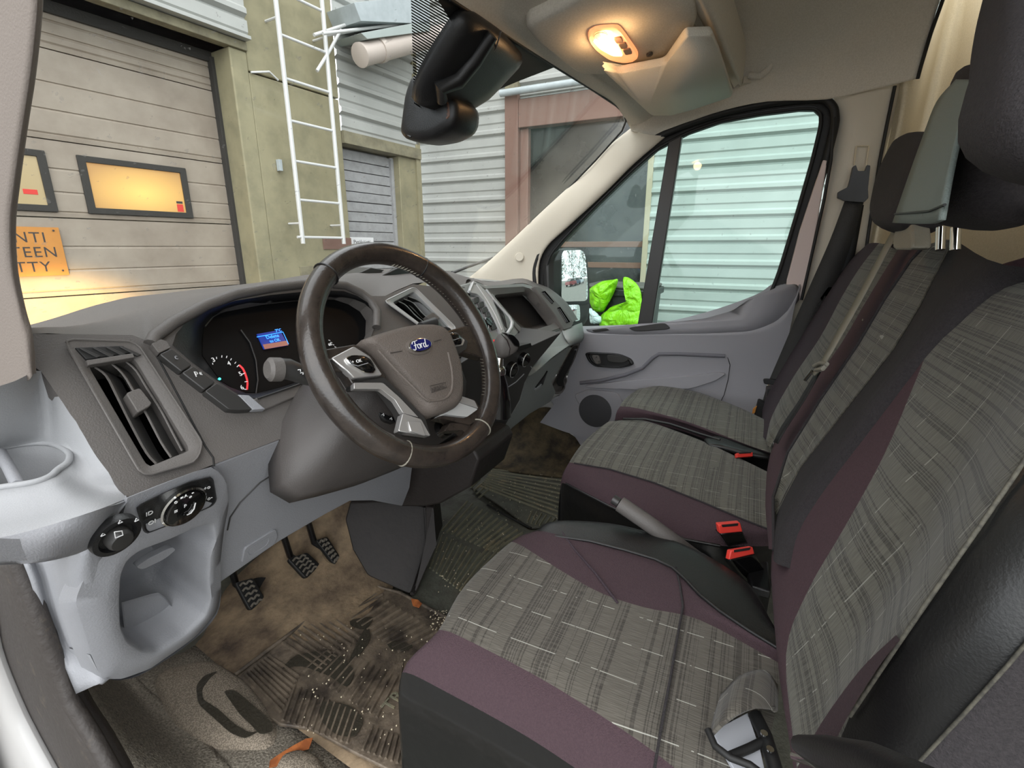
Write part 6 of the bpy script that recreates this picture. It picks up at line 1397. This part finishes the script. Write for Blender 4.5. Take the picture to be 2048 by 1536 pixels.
dm, dmL = mat_('floor_mat', 'wet muddy brown rubber mat below the pedals of the driver', [(470, 1352), (590, 1262), (715, 1162), (800, 1185), (900, 1238), (870, 1300), (850, 1380), (840, 1536), (790, 1545), (700, 1500), (620, 1456), (560, 1448), (520, 1420)], .066, 'mat_rubber')
tube('mat_edge', [p+V((0, 0, .003)) for p in FZ([(470, 1352), (590, 1262), (715, 1165), (800, 1187), (895, 1238)], .066)], .0045, 'mat_rubber', dm)
ribs(dm, [(((730, 1180), (800, 1200), (690, 1232), (690, 1232)), 1),
          (((720, 1180), (890, 1262), (840, 1330), (664, 1214)), 11) if 0 else (((700, 1192), (640, 1240), (700, 1275), (752, 1225)), 0),
          (((735, 1178), (880, 1268), (800, 1308), (678, 1222)), 12),
          (((655, 1222), (560, 1290), (640, 1345), (725, 1272)), 9),
          (((540, 1310), (486, 1352), (560, 1430), (600, 1350)), 8),
          (((660, 1290), (800, 1360), (760, 1440), (600, 1340)), 12),
          (((585, 1370), (720, 1430), (700, 1490), (560, 1440)), 12),
          (((800, 1330), (860, 1310), (850, 1390), (790, 1400)), 6),
          (((740, 1455), (810, 1480), (800, 1530), (720, 1500)), 7)], .066, 'mat_rubber')
text('embossed_word', 'TRANSIT', Z(772, 1420, .073), Z(815, 1378, .07)-Z(776, 1424, .07), Z(770, 1380, .07)-Z(800, 1400, .07), .040, 'mat_green', dm, ext=.0015, align='LEFT')
for k, q in enumerate(([(655, 1300), (690, 1318), (712, 1345), (694, 1378), (660, 1352), (600, 1330), (560, 1340), (590, 1310)], [(738, 1250), (742, 1280), (720, 1310), (694, 1330), (712, 1290), (726, 1262)], [(640, 1400), (700, 1410), (730, 1440), (712, 1475), (670, 1470), (640, 1440)], [(770, 1280), (830, 1290), (812, 1302), (780, 1300)], [(700, 1240), (752, 1232), (730, 1262), (700, 1252)])):
    prism('puddle', rnd(FZ(q, .0695), .3, 2), (0, 0, .001), 'wet', dm, bev=0)
cm, _ = mat_('floor_mat', 'dusty grey green rubber mat in the middle footwell', [(840, 1100), (850, 1020), (935, 985), (1060, 1060), (1130, 1055), (1100, 1120), (960, 1230), (890, 1238), (820, 1190)], .062, 'floor_rubber')
ribs(cm, [(((930, 1000), (1060, 1075), (1000, 1110), (880, 1060)), 13), (((870, 1065), (985, 1120), (930, 1190), (850, 1130)), 12), (((985, 1080), (1060, 1100), (1010, 1160), (940, 1130)), 8)], .062, 'mat_green')
pmt, _ = mat_('floor_mat', 'dirty ribbed rubber mat before the passenger bench', [(940, 930), (1000, 890), (1100, 880), (1160, 900), (1150, 960), (1130, 1050), (1060, 1055), (1000, 1010), (945, 975)], .060, 'floor_rubber')
ribs(pmt, [(((985, 938), (960, 975), (1120, 1040), (1140, 950)), 10), (((950, 950), (985, 980), (960, 1000), (935, 965)), 5), (((1060, 1020), (1115, 1040), (1100, 1056), (1050, 1045)), 6)], .060, 'mat_green')
tube('mat_join', FZ([(975, 1010), (1010, 1030), (1062, 1056)], .068), .004, 'rubber_black', cm)
# passenger footwell hump and mud
pmud = pm('mud', (96, 84, 62), .9, bump=(60, .8), var=(14, (52, 46, 38), .4, .65))
fw = [[Z(x, y, z) for x, y, z in ((940, 925, .06), (980, 900, .08), (1020, 860, .16), (1060, 820, .26))], [Z(x, y, z) for x, y, z in ((1000, 940, .06), (1050, 900, .10), (1080, 860, .16), (1100, 815, .26))], [Z(x, y, z) for x, y, z in ((1060, 950, .06), (1110, 910, .08), (1140, 880, .12), (1150, 840, .18))], [Z(x, y, z) for x, y, z in ((1160, 960, .06), (1175, 930, .06), (1180, 905, .08), (1170, 870, .12))]]
grid('footwell_liner', fw, 'mud', fl, nu=5, nv=5, thick=.01)
# dark tunnel cover by the accelerator
tn = T('tunnel_cover', 'scuffed dark plastic cover right of the accelerator pedal', 'cover', Z(780, 1170, .06))
prism('cover_face', rnd([X(x, y, -.10) if 0 else p for p in [Z(735, 1152, .10), Z(822, 1190, .07), X(853, 1095, -.06), X(850, 1012, -.02), X(780, 1002, -.10), X(700, 1005, -.16), X(690, 1040, -.18), X(705, 1100, -.19)] for x, y in ((0, 0),)], .08, 2), (.10, .05, 0), 'plastic_black', tn, bev=.008)
tn.children[0].data.materials[0] = pm('tunnel_plastic', (38, 33, 31), .65, bump=(60, .4), var=(7, (28, 25, 24), .4, .7))
prism('cover_side', [X(850, 1012, -.05), X(867, 1016, -.05), X(872, 1088, -.06), Z(830, 1192, .066), Z(823, 1190, .07), X(854, 1095, -.062)], (.09, .04, 0), 'console_dark', tn, bev=.004)
tube('cover_ridge', [Z(824, 1188, .075), X(850, 1130, -.07), X(854, 1080, -.055), X(850, 1015, -.02)], .006, 'tunnel_plastic', tn)
bx('seat_heel_panel', (-.05, .40, .05), (.85, .44, .1), 'rubber_black', fl, bev=.01)
# pedals
def pedal(lab, pts, z, arm, nr, w=.02):
    t = T('pedal', lab, 'pedal', Z(pts[0][0], pts[0][1], z)-V((0, 0, .0)), 'foot pedals')
    PP_ = Pl(Z(pts[0][0], pts[0][1], z), (0, -.80, .60))
    L = rnd(PP_.many(pts), .12, 2)
    prism('pedal_pad', L, PP_.n*-.014, 'rubber_black', t, bev=.003)
    c = ctr(L); (x0, y0), (x1, y1), (x2, y2), (x3, y3) = pts
    for i in range(nr):
        f = (i+.6)/(nr+.2); a = (x0+(x3-x0)*f, y0+(y3-y0)*f); b = (x1+(x2-x1)*f, y1+(y2-y1)*f)
        pp = [PP_(a[0]+(b[0]-a[0])*k/6, a[1]+(b[1]-a[1])*k/6+(2.2 if k % 2 else -2.2)*1.0, .001) for k in range(1, 6)]
        tube('tread_bar', cr(pp, 12), .0030, 'tread', t, seg=6)
    tube('pedal_arm', [c-PP_.n*.01, c-PP_.n*.04+V((0, .03, .03)), Z(arm[0], arm[1], z+.1)+V((0, .08, .15))], .009, 'plastic_black', t)
    return t
pm('tread', (112, 106, 96), .6)
pedal('leftmost foot pedal, half in a dark hole', [(470, 1165), (508, 1155), (532, 1200), (500, 1222)], .14, (490, 1140), 5)
pedal('middle foot pedal with wavy tread, clear of the carpet', [(575, 1118), (615, 1104), (642, 1130), (612, 1158)], .16, (590, 1080), 5)
pedal('rightmost foot pedal, narrow and tall', [(632, 1080), (655, 1073), (682, 1116), (670, 1130)], .18, (640, 1050), 6)
rev('pedal_hole', Z(520, 1185, .075), (0, -.5, .85), [(.045, 0), (.045, .004), (.03, .003)], 'rubber_black', fl, seg=28)
rev('pedal_hole', Z(668, 1110, .115), (0, -.5, .85), [(.035, 0), (.035, .004), (.02, .003)], 'floor_dirt', fl, seg=28)
# leaves
pm('leaf', (196, 116, 62), .7, var=(30, (150, 84, 44), .4, .6))
def leaf(lab, pts, z):
    L = [Z(x, y, z+(.006 if i % 2 else 0)) for i, (x, y) in enumerate(pts)]
    o = prism('dry_leaf', L, (0, 0, .001), 'leaf', None, bev=0); tag(o, lab, 'leaf'); return o
leaf('orange brown torn dry leaf on the carpet at the bottom left', [(540, 1522), (560, 1508), (586, 1492), (612, 1478), (626, 1476), (618, 1498), (596, 1505), (572, 1516), (552, 1534), (538, 1536)], .07)
leaf('small round orange leaf at the far right corner of the driver mat', [(822, 1198), (836, 1200), (844, 1208), (838, 1216), (826, 1212)], .072)
# grit on the mats
vs = []; fs = []; rg = random.Random(3)
for _ in range(420):
    a = rg.choice(((600, 1250, 260, 240), (870, 1040, 150, 150), (860, 1220, 60, 40), (980, 940, 160, 100)))
    p = Z(a[0]+rg.random()*a[2], a[1]+rg.random()*a[3], .071); s = rg.uniform(.0008, .0022); k = len(vs)
    vs += [p+V((s, 0, 0)), p+V((-s, s, 0)), p+V((-s, -s, 0)), p+V((0, 0, s*1.5))]; fs += [[k, k+1, k+3], [k+1, k+2, k+3], [k+2, k, k+3]]
gr_ = M('grit', vs, fs, 'trim_tan', None, smooth=False); tag(gr_, 'pale grit scattered over the rubber mats', 'dirt', kind='stuff')
